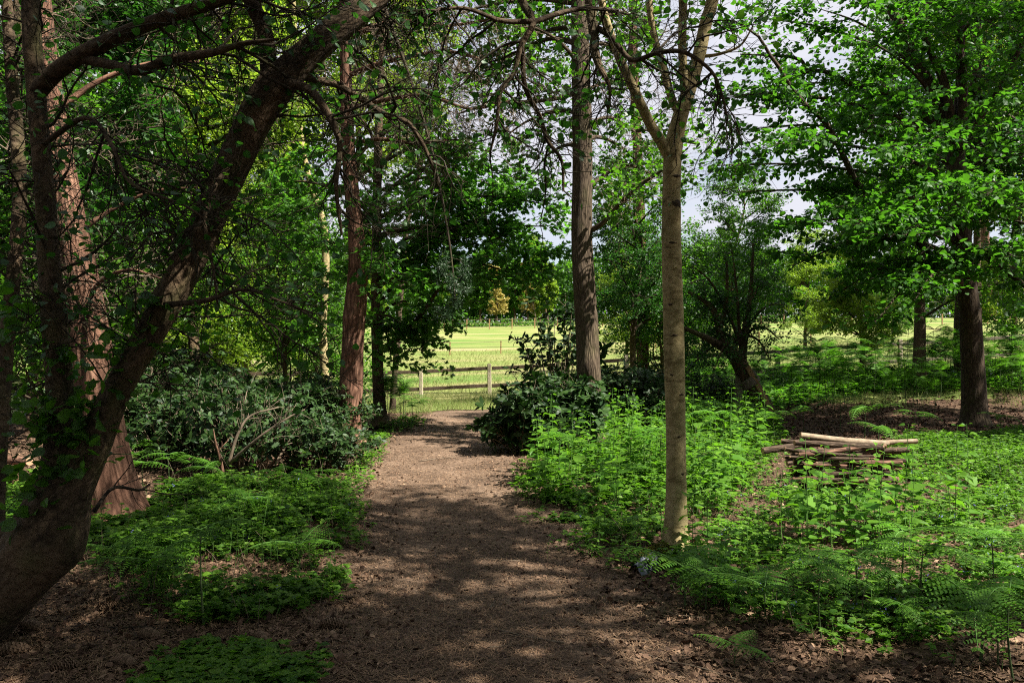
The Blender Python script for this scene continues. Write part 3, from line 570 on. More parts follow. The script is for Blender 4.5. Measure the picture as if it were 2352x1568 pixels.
# --- big many-stemmed tree on the right
RT = 15.2
px_tree('broadleaf_tree', 'large many stemmed broadleaf tree with low sweeping boughs at the right',
    [(2241, 990, 15.1, 78), (2239, 950, 15.15, 56), (2237, 880, RT, 50), (2232, 800, RT, 47), (2225, 700, RT, 45), (2213, 600, RT, 43), (2203, 500, RT, 41), (2197, 400, RT, 40), (2194, 335, RT, 38), (2185, 290, RT, 30), (2152, 230, RT, 26), (2112, 150, RT, 24), (2072, 70, RT, 22), (2037, 0, RT, 20), (1985, -140, 15, 15), (1940, -350, 15, 7)],
    [[(2192, 330, RT, 24), (2178, 240, 15, 20), (2165, 180, 15, 18), (2132, 110, 14.9, 14), (2110, 40, 14.8, 12), (2095, -60, 14.8, 8)],
     [(2196, 340, RT, 28), (2202, 250, RT, 24), (2208, 180, RT, 22), (2204, 80, RT, 20), (2200, -50, RT, 18), (2195, -400, RT, 8)],
     [(2205, 345, 15, 26), (2212, 200, 15, 20), (2205, 130, 15, 16), (2215, 60, 15, 13), (2240, -50, 15, 10), (2260, -300, 15, 5)],
     [(2205, 650, 15, 22), (2150, 602, 14.6, 18), (2081, 520, 14.3, 16), (2030, 480, 14.1, 15), (1971, 427, 13.9, 14), (1935, 353, 13.7, 13), (1910, 305, 13.6, 13), (1888, 273, 13.5, 12), (1845, 235, 13.4, 11), (1811, 193, 13.3, 10), (1790, 155, 13.2, 9), (1768, 127, 13.2, 8), (1741, 83, 13.1, 6), (1691, 53, 13, 4)],
     [(2186, 310, RT, 22), (2165, 300, 15.2, 19), (2101, 247, 15.3, 18), (2045, 220, 15.4, 16), (1985, 200, 15.5, 14), (1945, 190, 15.6, 13), (1915, 170, 15.6, 11), (1868, 163, 15.6, 9), (1835, 172, 15.6, 7), (1815, 190, 15.6, 5)],
     [(1868, 163, 15.6, 9), (1851, 157, 15.6, 8), (1841, 140, 15.6, 8), (1815, 131, 15.6, 7), (1780, 128, 15.5, 6), (1700, 125, 15.5, 3)],
     [(2200, 330, 15.2, 18), (2240, 285, 15, 15), (2275, 235, 14.8, 13), (2310, 180, 14.6, 11), (2352, 90, 14.4, 8), (2400, 0, 14.2, 5)],
     [(2225, 565, 15.1, 20), (2258, 583, 14.7, 17), (2301, 616, 14.3, 15), (2352, 655, 14, 12), (2420, 720, 13.6, 7)]] +
    [toward(x0, y0, RT, x1, y1, d1, w, sg) for x0, y0, x1, y1, d1, w, sg in ((2215, 620, 2010, 740, 12.6, 12, 40), (2218, 640, 1900, 690, 14, 12, 50), (2215, 600, 1820, 610, 14.2, 12, 50), (2212, 560, 1760, 520, 13.6, 12, 30), (2210, 520, 1700, 440, 14.6, 12, 30), (2205, 460, 1650, 380, 14, 11, 30), (2190, 330, 1640, 220, 15.4, 12, 40), (2190, 380, 1690, 300, 16, 11, 40), (2112, 150, 1730, 40, 15.6, 9, 20), (2185, 290, 1760, 200, 16.6, 10, 40), (2200, 420, 1780, 330, 12.6, 11, 30), (2215, 640, 2100, 690, 11.9, 11, 40), (2212, 560, 2080, 540, 11.6, 12, 40), (2205, 480, 1960, 520, 11.9, 12, 40), (2218, 650, 2330, 590, 12, 11, 40), (2210, 520, 2400, 480, 12.6, 12, 40), (2200, 420, 2380, 360, 13, 11, 30), (2205, 450, 2200, 450, 11.8, 11, 30), (2150, 230, 1980, 90, 13.6, 10, 20), (2120, 160, 1880, 20, 14.6, 9, 20), (2070, 70, 1820, -60, 15, 9, 20), (2205, 180, 2330, 230, 13, 10, 20), (2204, 80, 2290, 60, 13.4, 9, 20), (2060, 230, 1990, 300, 13.2, 9, 20), (2215, 650, 1960, 630, 17, 11, 40), (2210, 560, 1900, 430, 17, 11, 40), (2200, 400, 2010, 380, 17, 11, 40), (2210, 540, 2330, 440, 17.5, 11, 40), (2204, 60, 2120, 10, 12.4, 9, 20), (2200, 300, 2090, 380, 11.6, 10, 20))],
    M['bark_right'], M['twig_dark'], M['leaf_beech'], 41,
    [dict(on='limbs', n=330, L=(.6, 1.7), r=(.005, .01), t0=.25, ang=(30, 70), flat=.22, npts=7, wander=.1, grav=-.02), dict(on='L0+limbs', n=3400, L=(.25, .7), r=(.002, .004), t0=.25, flat=.3, npts=5, wander=.15, grav=-.02, seg=3)],
    [dict(n=30000, size=(.045, .115), tpl=T_BROAD, jit=.45, droop=.5, off=.04)], seg=32, lump=.03, flare=.15, limb_seg=10)
# --- dark pine and red pine behind it
px_tree('pine_tree', 'dark trunk half hidden behind the large tree at right with a blue sheet', [(2212, 918, 22.5, 44), (2210, 870, 22.5, 33), (2208, 760, 22.5, 31), (2214, 600, 22.5, 29), (2225, 400, 22.5, 27), (2240, 200, 22.5, 25), (2260, -100, 22.5, 20)], [], M['bark_dark'], M['twig_dark'], M['needle'], 42, [dict(on='trunk', n=24, L=(1, 2.4), r=(.01, .02), t0=.3), dict(n=160, L=(.4, 1), r=(.004, .008))], None, seg=20)
px_tree('pine_tree', 'red pine in full sun beyond the fence at far right', [(2275, 730, 34, 24), (2270, 640, 34, 20), (2262, 560, 34, 19), (2262, 300, 34, 17), (2270, -50, 34, 13)], [], M['bark_pine'], M['twig_pale'], M['needle'], 43, [dict(on='trunk', n=60, L=(1.5, 4), r=(.015, .03), t0=.15, ang=(60, 95), wander=.15), dict(n=500, L=(.5, 1.2), r=(.006, .012))], [dict(n=9000, size=(.1, .2), tpl=T_LANCE, jit=1.)], seg=16)
px_tree('pine_tree', 'slim red pine trunk between the ridged trunk and the silver tree', [(1478, 930, 24, 32), (1476, 800, 24, 28), (1472, 600, 24, 26), (1468, 450, 24, 24), (1462, 300, 24, 22), (1455, 120, 24, 20), (1452, -60, 24, 17), (1450, -500, 24, 9)], [[(1465, 350, 24, 10), (1520, 320, 23.5, 8), (1600, 330, 23, 5)], [(1458, 200, 24, 10), (1400, 190, 23.6, 8), (1300, 220, 23, 5)], [(1468, 440, 24, 8), (1420, 420, 23.6, 6), (1340, 440, 23.2, 4)]], M['bark_pine'], M['twig_pale'], M['needle'], 44, [dict(on='trunk+limbs', n=90, L=(.8, 2.6), r=(.008, .014), t0=.3, ang=(60, 100), wander=.2), dict(n=700, L=(.4, 1.), r=(.005, .009), wander=.3), dict(n=1500, L=(.2, .5), r=(.003, .005), npts=4, seg=3)], None, seg=18)

# --- propped dark little tree with stakes
pt = px_tree('leaning_thorn_tree', 'small dark leaved tree leaning left and propped by two stakes', 
    [(1775, 985, 16.4, 40), (1752, 930, 16.4, 40), (1722, 880, 16.4, 38), (1706, 850, 16.4, 36), (1690, 822, 16.3, 30), (1668, 803, 16.2, 22), (1640, 785, 16, 18), (1610, 770, 15.9, 13), (1575, 755, 15.8, 9), (1540, 740, 15.7, 4)],
    [[(1702, 845, 16.4, 26), (1706, 800, 16.5, 20), (1716, 740, 16.6, 15), (1725, 660, 16.7, 10), (1730, 560, 16.8, 5)], [(1680, 812, 16.3, 22), (1656, 770, 16.4, 17), (1640, 715, 16.5, 14), (1615, 690, 16.6, 10), (1580, 670, 16.7, 6)], [(1652, 765, 16.4, 12), (1668, 690, 16.3, 10), (1670, 600, 16.2, 5)]] +
    [toward(1700, 790, 16.5, x1, y1, d1, 9, 30) for x1, y1, d1 in ((1800, 700, 16), (1790, 780, 16.6), (1760, 640, 17), (1770, 830, 15.8), (1640, 850, 15.6), (1600, 820, 16.6), (1590, 610, 16.4), (1680, 570, 16.6), (1560, 880, 16.2))],
    M['bark_dark'], M['twig_dark'], M['leaf_dark'], 45,
    [dict(on='limbs', n=130, L=(.4, 1.1), r=(.004, .008), t0=.15, ang=(35, 80), npts=7, wander=.2), dict(on='L0+limbs', n=900, L=(.15, .45), r=(.002, .004), t0=.15, wander=.2, seg=3)], [dict(n=13000, size=(.035, .065), tpl=T_DIA, jit=.6)], seg=20, lump=.05)
def beam(mb, p0, p1, w, h, mat=0, up=(0, 0, 1), bev=.12):
    p0 = A(p0, float); p1 = A(p1, float); t = unit(p1 - p0); up = A(up, float)
    if abs(t @ unit(up)) > .95: up = A([0., 1, 0])
    u = unit(np.cross(t, up)); v = np.cross(u, t); b = min(w, h) * bev
    pr = [(-w / 2 + b, -h / 2), (w / 2 - b, -h / 2), (w / 2, -h / 2 + b), (w / 2, h / 2 - b), (w / 2 - b, h / 2), (-w / 2 + b, h / 2), (-w / 2, h / 2 - b), (-w / 2, -h / 2 + b)]
    L = np.linalg.norm(p1 - p0); n = 6; V = []
    for k in range(n):
        c = p0 + (p1 - p0) * k / (n - 1); wob = 1 + .05 * math.sin(k * 2.3 + p0[0] * 7)
        V += [c + (u * x + v * y) * wob for x, y in pr]
    f = [(k * 8 + j, k * 8 + (j + 1) % 8, k * 8 + 8 + (j + 1) % 8, k * 8 + 8 + j) for k in range(n - 1) for j in range(8)]
    mb.add(V, [A(f), A([list(range(7, -1, -1))]), A([[8 * (n - 1) + j for j in range(8)]])], mat)
o_ = P(1790, 985, 16.2)
mb = MB(); beam(mb, P(1795, 985, 16.2), P(1716, 842, 16.2), .07, .1); tag(mb.build('tree_stake', M['stake'], None, o_), 'slanting sawn timber stake strapped along the leaning thorn trunk', 'stake')
mb = MB(); beam(mb, P(1690, 968, 16.25), P(1702, 842, 16.45), .16, .16); tag(mb.build('tree_stake', M['bark_right'] if 0 else M['rail_grey'], None, P(1690, 968, 16.2)), 'upright round dark post under the fork of the leaning thorn', 'stake')
mb = MB(); s_ = path_px([(1712, 868, 16.38, 46), (1719, 876, 16.38, 47), (1725, 884, 16.38, 47)], 6); tubes(mb, s_[0], s_[1] * 1.1, 20, 0, True); mb.build('strap', M['rail_grey'], pt, A(pt.location))

# --- generic broadleaf prototypes for the wood behind and the far side of the meadow
def proto(seed, H, tr, crown0, spread, nl, leafn, lsize, leafmat, bark, label, name='broadleaf_tree', n1=160, n2=900, flat=.6, group=None, tpl=T_DIA, cone=0., jit=.6):
    r = np.random.default_rng(seed); k = 9
    rows = [(r.normal() * .03 * H * i / k, r.normal() * .03 * H * i / k, H * i / (k - 1) - (.1 if i == 0 else 0), tr * (1 - .85 * i / (k - 1)) * (1.3 if i == 0 else 1)) for i in range(k)]
    trunk = path_w(rows, 40)
    L0 = sprout([trunk], nl, (spread * .65, spread), (tr * .25, tr * .45), r, t0=crown0, t1=.97, ang=(45, 80), npts=9, wander=.12, zb=.25, taper=.55 + cone)
    limbs = [(L0[0][i:i + 1], L0[1][i:i + 1]) for i in range(nl)]
    root = thing(name, label, 'tree', (0, 0, 0), group)
    m = MB(); tubes(m, trunk[0], trunk[1], 14, 0, False, lumpy(seed, .04, .25)); m.build('trunk', bark, root)
    b = MB(); tubes(b, L0[0], L0[1], 6)
    L1 = sprout([L0], n1, (spread * .25, spread * .5), (tr * .06, tr * .12), r, t0=.2, ang=(35, 75), flat=flat, wander=.15, npts=7); tubes(b, L1[0], L1[1], 5)
    L2 = sprout([L1, L0], n2, (spread * .08, spread * .22), (tr * .02, tr * .05), r, t0=.25, ang=(35, 75), flat=flat, npts=4, wander=.15); tubes(b, L2[0], L2[1], 3)
    o = b.build('branches', M['twig_dark'], root); o['kind'] = 'stuff'
    c = MB(); leaf_on(c, [L2], leafn, lsize, r, tpl, .1, 1, 1, jit, .3, .05); c.build('crown', leafmat, root)
    return root
def put(root, first, px, d, rz, sc, label, z=None, x=None, group=None):
    x = (px - 1176) / F * d if x is None else x; loc = (x, d, gz(x, d) - .03)
    if first: root.location = loc; root.rotation_euler = (0, 0, rz); root.scale = (sc,) * 3; root['label'] = label; o = root
    else: o = dup(root, loc, rz, sc, label)
    if group: o['group'] = group
    return o
WOOD = 'trees at the edge of the wood'
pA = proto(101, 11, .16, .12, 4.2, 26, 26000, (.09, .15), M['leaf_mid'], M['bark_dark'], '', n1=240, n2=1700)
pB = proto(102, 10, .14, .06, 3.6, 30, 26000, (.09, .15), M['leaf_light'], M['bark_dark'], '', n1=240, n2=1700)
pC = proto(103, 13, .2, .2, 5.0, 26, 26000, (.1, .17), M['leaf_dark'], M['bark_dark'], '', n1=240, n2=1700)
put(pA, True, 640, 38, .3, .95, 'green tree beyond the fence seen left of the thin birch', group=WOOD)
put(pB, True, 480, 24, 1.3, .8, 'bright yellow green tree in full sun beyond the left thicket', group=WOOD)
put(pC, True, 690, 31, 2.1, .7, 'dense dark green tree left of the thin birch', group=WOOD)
for i, (proto_, px, d, rz, sc, lab) in enumerate([
    (pA, 250, 19, 2., 1.05, 'green tree seen between the forks of the leaning tree'),
    (pB, 330, 27, 3.1, .9, 'sunny light green tree behind the thicket at left'),
    (pC, 90, 14, .5, .9, 'shadowy tree at the far left behind the pine'),
    (pB, 560, 33, 4.1, .75, 'light green tree beyond the fence left of the birch'),
    (pC, -120, 20, 3.6, 1., 'dark tree at the left edge of the wood'),
    (pA, 480, 40, 5.1, 1.2, 'tall green tree far behind the sunlit bushes'),
    (pB, 1980, 25, .9, .62, 'bright sunlit young tree behind the large right tree'),
    (pB, 1850, 42, 2.9, .62, 'light green tree beyond the right hand fence'),
    (pA, 1690, 27, 1.9, .62, 'green tree rising behind the propped thorn'),
    (pC, 1455, 21, 2.6, .5, 'low dark tree behind the ridged trunk'), (pB, 1440, 34, 2.6, .6, 'light green tree far behind the ridged trunk'),
    (pC, 2420, 21, 1.1, 1., 'dark tree at the right edge behind the bracken'),
    (pA, 2110, 21.5, 4.4, 1., 'tall green tree behind the boughs of the large right tree'),
    (pB, 2330, 30, 5.3, .8, 'sunlit tree beyond the fence at far right'),
    ]):
    put(proto_, False, px, d, rz, sc, lab, group=WOOD)

pD = proto(104, 5.5, .07, .02, 2.5, 44, 15000, (.07, .12), M['leaf_mid'], M['bark_dark'], '', name='bush', n1=260, n2=1800)
pD['category'] = 'bush'
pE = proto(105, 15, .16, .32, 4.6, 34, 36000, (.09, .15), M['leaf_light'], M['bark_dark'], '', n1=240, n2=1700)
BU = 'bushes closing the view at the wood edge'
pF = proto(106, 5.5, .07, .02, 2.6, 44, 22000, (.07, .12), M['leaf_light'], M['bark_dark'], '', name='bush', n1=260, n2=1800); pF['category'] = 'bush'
put(pF, True, 450, 26, 0, 1.35, 'sunlit yellow green bush behind the dark thicket', group='sunlit bushes behind the thicket')
put(pF, False, 560, 27.5, 1, 1.3, 'second sunlit yellow green bush behind the middle of the thicket', group='sunlit bushes behind the thicket')
put(pF, False, 350, 25, 2, 1.3, 'sunlit yellow green bush showing left of the leaning stem', group='sunlit bushes behind the thicket')
for i, (px, d, rz, sc, lab) in enumerate(((655, 19, 2, .95, 'dark green bush left of the thin birch'), (725, 21.5, 3, .9, 'bush between the thin birch and the crooked pine'), (330, 16, 4, 1.1, 'bush behind the left pine'), (120, 13, 5, 1., 'shadowed bush at the far left'), (1520, 22, 2.5, .85, 'bush right behind the silver trunk'), (1620, 23, 3.5, .75, 'low bush behind the propped thorn'), (2400, 26, 4.5, .8, 'bush at the far right beyond the bracken'), (2050, 46, .5, .9, 'round bush beyond the right hand fence'), (10, 17, 2.2, 1.3, 'tall bush at the left edge of the picture'))):
    put(pD, i == 0, px, d, rz, sc, lab, group=BU)
for i, (px, d, rz, sc, lab) in enumerate(((437, 17, .6, .8, 'tree with its short dark trunk showing right of the leaning stem'), (800, 31, 0, 1.25, 'tall light crowned tree rising behind the crooked pine'), (565, 31, 2.2, 1.2, 'tall light crowned tree over the left wood'), (2240, 26, 5, .9, 'tall light crowned tree behind the large right trunk'), (250, 26, 1.7, 1.1, 'tall light crowned tree high at the left'))):
    put(pE, i == 0, px, d, rz, sc, lab, group='tall light crowned trees')

# far side of the meadow
def far_wood():
    r = np.random.default_rng(72); n = 90000; x = r.uniform(-100, 110, n); y = 117 + r.random(n) * 16; top = 5 + 5 * vnoise(x * .12, y * .05, 4) + 2.5 * vnoise(x * .45, y * .1, 6)
    h = top * r.random(n) ** .8; mb = MB(); leaves(mb, np.stack([x, y, gz(x, y) + h], 1), r.normal(size=(n, 3)), r.normal(size=(n, 3)) + A([0, -.4, .8]), r.uniform(.45, .9, n), T_DIA)
    stuff(mb.build('far_wood', M['leaf_mid']), 'unbroken green wood behind the far meadow fence', 'wood')
far_wood()
fA = proto(111, 11, .2, .1, 3.6, 24, 7000, (.3, .5), M['leaf_mid'], M['bark_dark'], '', n1=120, n2=500)
fB = proto(112, 11, .2, .08, 3.2, 26, 7000, (.3, .5), M['leaf_light'], M['bark_dark'], '', n1=120, n2=500)
fC = proto(113, 9, .18, .08, 2.6, 26, 4200, (.25, .42), M['leaf_yellow'], M['bark_right'], '', n1=120, n2=500)
fD = proto(114, 13, .25, .15, 3.0, 30, 7000, (.3, .5), M['needle'], M['bark_dark'], '', n1=140, n2=600, name='pine_tree')
FAR = 'trees on the far side of the meadow'
rngf = random.Random(4)
far = [(fB, 1040, 112, 'pale green tree beyond the meadow left of the golden birch'), (fC, 1140, 108, 'golden leaved birch beyond the meadow'), (fA, 1182, 116, 'mid green tree between the two golden trees beyond the meadow'), (fC, 1212, 112, 'second golden tree half behind the tall shrub beyond the meadow'),
       (fB, 1255, 112, 'bright green tree right of the golden trees beyond the meadow'), (fD, 1222, 128, 'blue green pine rising behind the far golden trees'), (fA, 1090, 122, 'green tree behind the hanging pine spray beyond the meadow')]
done = set()
for pr_, px, d, lab in far:
    put(pr_, pr_ not in done, px, d, rngf.uniform(0, 6), .85 if pr_ is not fD else 1.05, lab, group=FAR); done.add(pr_)
for i in range(34):
    px = -250 + i * 84 + rngf.uniform(-25, 25); d = rngf.uniform(114, 132); pr_ = rngf.choice([fA, fA, fB, fD])
    put(pr_, False, px, d, rngf.uniform(0, 6), rngf.uniform(.85, 1.25), 'tree in the unbroken green line behind the far meadow fence', group='unbroken tree line behind the meadow')
# hedge along the far fence
def hedge():
    r = np.random.default_rng(71); n = 9000; x = r.uniform(-45, 45, n); y = 106 + r.normal(0, .5, n); z = gz(x, y) + np.abs(r.normal(0, .5, n)) * (.6 + .8 * vnoise(x * .4, y * 0, 2)); mb = MB()
    leaves(mb, np.stack([x, y, z], 1), r.normal(size=(n, 3)), r.normal(size=(n, 3)) + A([0, -.5, 1]), r.uniform(.2, .4, n), T_DIA)
    o = mb.build('hedge', M['leaf_mid']); tag(o, 'low green hedge along the far side of the meadow', 'hedge')
hedge()

# unseen trees around and behind the camera, added to shade the foreground
sh = proto(121, 15, .22, .45, 5.5, 26, 15000, (.12, .2), M['leaf_dark'], M['bark_oak'], '', n1=240, n2=1500, jit=.5)
SH = 'unseen trees added to shade the foreground'
first = True
for x, y, rz, sc in ((4.6, -1.6, 0, 1.), (2.0, -1.8, 1.2, 1.), (2.6, 1.0, 5.2, .7), (6.8, -4.5, 2.2, 1.), (14.5, 12.5, 3.3, .95), (-5.0, -3.5, 4.4, 1.), (14, -4.5, 5, 1.), (-9, 4.5, .8, .9), (1.5, -6, 2.7, 1.), (-2, -9, 2.9, 1.05)):
    put(sh, first, 0, y, rz, sc, 'tall unseen woodland tree added to shade the foreground', x=x, group=SH); first = False

sh2 = proto(122, 15, .2, .42, 5.2, 24, 4300, (.12, .2), M['leaf_mid'], M['bark_oak'], '', n1=200, n2=1100, jit=.5)  # sparse crown out of view, added to break the sunlight into dapples
for i, (x, y, rz, sc) in enumerate(((7.8, 2.6, 0, 1.), (11.5, -1.4, 1.9, 1.))):
    put(sh2, i == 0, 0, y, rz, sc, 'thin crowned unseen tree added to dapple the light over the path', x=x, group='unseen thin crowned trees added for dappled light')
for i, (x, y, rz, sc) in enumerate(((-6, -8, 0, 1), (0, -12, 1, 1.1), (6, -10, 2, 1), (11, -8, 3, 1), (-12, -4, 4, 1), (-13, 3, 5, 1), (16, -3, .5, 1), (-12, 10, 1.5, .9), (20, 4, 2.5, 1), (3, -18, 3.5, 1.2), (-8, -16, 4.5, 1.2), (14, -15, 5.5, 1.2))):  # rest of the wood behind the camera, put in to darken the ambient light
    put(pC, False, 0, y, rz, sc, 'dense unseen tree of the wood behind the path, added to cut sky light', x=x, group='unseen trees of the wood added behind the path')

# ================================================================== SHRUBS
def rhodo(seed, r0, h, nb, nl, size, name='rhododendron', leafm=None, tw_n=9, t0_=.12):
    r = np.random.default_rng(seed); root = thing(name, '', 'shrub', (0, 0, 0))
    a = r.uniform(0, 6.28, nb); u = r.random(nb) ** .5
    tip = np.stack([np.cos(a) * u * r0, np.sin(a) * u * r0, h * (np.sqrt(np.maximum(1 - .8 * u * u, .02))) * r.uniform(.65, 1.05, nb)], 1)
    st = np.stack([np.cos(a) * u * r0 * .3, np.sin(a) * u * r0 * .3, 0 * a - .05], 1) + r.normal(0, .05, (nb, 3)) * A([1, 1, 0])
    t = np.linspace(0, 1, 8)[None, :, None]; mid = st * .5 + tip * .5 + A([0, 0, .12]) * h + r.normal(0, .06, (nb, 3))
    Pn = st[:, None] * (1 - t) ** 2 + 2 * mid[:, None] * t * (1 - t) + tip[:, None] * t * t
    R = np.linspace(.011, .004, 8)[None] * r.uniform(.7, 1.3, (nb, 1))
    b = MB(); tubes(b, Pn, R, 5)
    tw = sprout([(Pn, R)], nb * tw_n, (.12, .32), (.003, .005), r, t0=t0_, ang=(25, 70), npts=5, zb=.25, taper=.1); tubes(b, tw[0], tw[1], 4)
    o = b.build('branches', M['twig_pale'], root); o['kind'] = 'stuff'
    tips = np.concatenate([tw[0][:, -1], Pn[:, -1]]); td = np.concatenate([unit(tw[0][:, -1] - tw[0][:, -2]), unit(Pn[:, -1] - Pn[:, -2])])
    n = len(tips); L = MB()
    for k in range(nl):
        ph = k / nl * 6.28 + r.random(n); q = np.stack([np.cos(ph), np.sin(ph), 0 * ph], 1) + r.normal(0, .15, (n, 3)); q -= (q * td).sum(1, keepdims=True) * td
        el = r.uniform(-.15, .75, n)[:, None]; d = unit(q) + td * el
        leaves(L, tips - td * r.uniform(0, .07, (n, 1)), d, td + r.normal(0, .2, (n, 3)), r.uniform(size[0], size[1], n), T_LANCE, 0, r.uniform(.9, 1.5, n), r)
    L.build('foliage', leafm or M['leaf_rhodo'], root); return root
rA = rhodo(201, 1.0, 1.25, 74, 7, (.06, .12)); rB = rhodo(202, .85, 1.0, 64, 7, (.05, .1)); rT = rhodo(203, 1.05, 2.75, 34, 6, (.12, .2), tw_n=4, t0_=.4); rC = rhodo(204, .7, .95, 46, 7, (.1, .16))
TH = 'rhododendrons of the dark thicket left of the path'
first = {}
def setp(root, px, py, rz, sc, label, group=None, d=None, sz=None):
    d = d or ground_d(py); x = (px - 1176) / F * d; loc = (x, d, gz(x, d)); k = id(root)
    if k not in first:
        first[k] = 1; o = root; o.location = loc; o.rotation_euler = (0, 0, rz); o.scale = (sc,) * 3; o['label'] = label
    else: o = dup(root, loc, rz, sc, label)
    if group: o['group'] = group
    if sz: o.scale = (sc, sc, sc * sz)
    return o
TL = 'dark glossy leaved rhododendron in the thicket between the left pine and the path'
for root, px, py, rz, sc in ((rA, 380, 1075, .2, 1.), (rB, 560, 1085, 1., 1.05), (rB, 730, 1070, 2., .95), (rA, 660, 1020, 3., 1.), (rA, 480, 1010, 4., 1.05), (rB, 340, 1000, 5., 1.1), (rB, 760, 1010, 2.6, .85), (rA, 590, 975, .9, 1.1), (rA, 420, 960, 1.9, 1.2), (rB, 700, 965, 4.4, 1.)):
    setp(root, px, py, rz, sc, TL, TH, None, .72 + .5 * (math.sin(px * 1.7 + py) * .5 + .5))
setp(rC, 1215, 1040, .4, 1., 'low rhododendron spilling onto the right edge of the path', None)
setp(rC, 1290, 1035, 1.9, 1.1, 'low rhododendron against the foot of the ridged trunk', None)
setp(rB, 1262, 1000, 3.1, 1., 'rounded rhododendron between the path and the ridged trunk', None)
setp(rT, 1283, 985, .7, 1., 'tall airy rhododendron silhouetted against the meadow', None)
setp(rA, 1450, 985, 2.2, .95, 'pale glossed rhododendron behind the ridged trunk at right', None)
setp(rB, 1400, 975, 4.2, 1.1, 'shaded rhododendron directly behind the ridged trunk', None)
setp(rA, 1510, 970, 1.2, .9, 'rhododendron behind the silver trunk', None)
setp(rB, 1640, 955, 1.7, .9, 'glossy shrub under the propped thorn', None)

# dead bleached branches lying over the thicket
def deadwood(name, label, rows, seed, n, mat, px=True):
    r = np.random.default_rng(seed); t = path_px(rows, 20) if px else path_w(rows, 20); mb = MB(); tubes(mb, t[0], t[1], 8, 0, True)
    if n:
        b = sprout([t], n, (.15, .6), (.002, .006), r, ang=(25, 60), npts=6, wander=.15); tubes(mb, b[0], b[1], 5)
        c = sprout([b], n * 3, (.08, .3), (.0015, .003), r, ang=(25, 60), npts=5, wander=.15); tubes(mb, c[0], c[1], 3)
    o0 = t[0][0, 0]; return tag(mb.build(name, mat, None, o0), label, 'branch')
deadwood('dead_branch', 'bleached dead branch fanning over the dark thicket', [(525, 1065, 8.6, 9), (545, 1000, 8.6, 7), (575, 955, 8.7, 5), (640, 935, 8.8, 3)], 51, 10, M['twig_pale'])
deadwood('dead_branch', 'second pale dead branch spreading right over the thicket', [(530, 1060, 8.6, 8), (600, 1000, 8.5, 6), (660, 960, 8.6, 4), (700, 940, 8.7, 3)], 52, 9, M['twig_pale'])
deadwood('broken_stump', 'splintered reddish stub standing in front of the thicket', [(512, 1085, 8.7, 9), (505, 1050, 8.7, 7), (495, 1015, 8.7, 5), (490, 985, 8.7, 2)], 53, 3, M['log_red'])
deadwood('dead_branch', 'thin dark dead branch sticking out beside the pine foot', [(215, 1175, 4.6, 10), (260, 1120, 4.7, 8), (320, 1125, 4.8, 6), (345, 1110, 4.9, 4)], 54, 4, M['twig_dark'])

# ================================================================== FERNS
def frond_mesh(r, L, npair=15, arch=.5):
    """one bracken frond along +Y from the origin, arching down"""
    mb = MB(); t = np.linspace(0, 1, 10)
    rach = np.stack([.03 * L * np.sin(t * 3), L * t * (1 - .15 * t), L * (.18 * t - arch * t * t)], 1)
    tubes(mb, rach[None], (np.linspace(.0035, .001, 10))[None], 4, 0)
    Pp, Dd, Nn, Ss = [], [], [], []
    for k in range(npair):
        u = .1 + .88 * (k / (npair - 1)); c = A([np.interp(u, t, rach[:, j]) for j in range(3)]); ta = unit(A([np.interp(min(u + .05, 1), t, rach[:, j]) - np.interp(u - .05, t, rach[:, j]) for j in range(3)]))
        pl = L * .36 * (1 - u) ** .85 * (1 - .35 * np.exp(-u * 9)) + .01
        up = unit(A([0, 0, 1.]) - ta * ta[2])
        for s in (-1, 1):
            gap = L * .9 / npair
            side = unit(np.cross(ta, up)) * s; pd = unit(side + ta * .35 - up * (.12 + .1 * r.random()))
            nn = max(4, int(pl / .0125)); v = (np.arange(nn) + .5) / nn
            for sg in (-1, 1):
                p = c + pd * (v * pl)[:, None] - up * ((v ** 2) * pl * .2)[:, None]
                d = np.cross(up, pd) * sg + pd * .45
                Pp.append(p); Dd.append(np.repeat(d[None], nn, 0)); Nn.append(np.repeat(up[None], nn, 0) + r.normal(0, .15, (nn, 3))); Ss.append((.006 + (gap * .42) * (1 - v * .8) * min(1, pl / .09)) * r.uniform(.85, 1.15, nn))
    tpl = (A([(-.38, 0, 0), (.38, 0, 0), (.26, .65, -.03), (0, 1, -.08), (-.26, .65, -.03)], float), A([(0, 1, 2), (0, 2, 4), (4, 2, 3)]))
    leaves(mb, np.concatenate(Pp), np.concatenate(Dd), np.concatenate(Nn), np.concatenate(Ss), tpl, 1)
    return mb
def fern(seed, h, L, nf, spread=6.28, arch=.5, a0=0., lift=(.05, .35)):
    r = np.random.default_rng(seed); root = thing('fern', '', 'fern', (0, 0, 0), None)
    m = MB(); t = np.linspace(0, 1, 7); st = np.stack([.06 * h * np.sin(t * 2.5), .03 * h * t, h * t - .03], 1); tubes(m, st[None], np.linspace(.006, .0035, 7)[None], 5); m.build('stem', M['stem_dark'], root)
    for k in range(nf):
        f = frond_mesh(r, L * r.uniform(.75, 1.1), 10, arch * r.uniform(.6, 1.2)); o = f.build('frond', [M['stem_green'], M['leaf_fern']], root)
        lev = 1 - (k // 2) * .16 if nf > 3 else 1
        zc = h * lev; o.location = (.06 * h * math.sin(lev * 2.5), .03 * h, zc); o.rotation_euler = (r.uniform(*lift), 0, a0 + k * (math.pi + .4 if nf > 3 else spread / nf) + r.uniform(-.4, .4))
    return root
fS = fern(301, .28, .4, 3, arch=.5); fM = fern(302, .42, .46, 4, arch=.45); fT = fern(303, 1.0, .55, 7, arch=.55, lift=(.2, 1.)); fU = fern(304, .85, .48, 6, arch=.45, lift=(.2, 1.1)); fL = fern(305, .16, .4, 3, arch=.4)
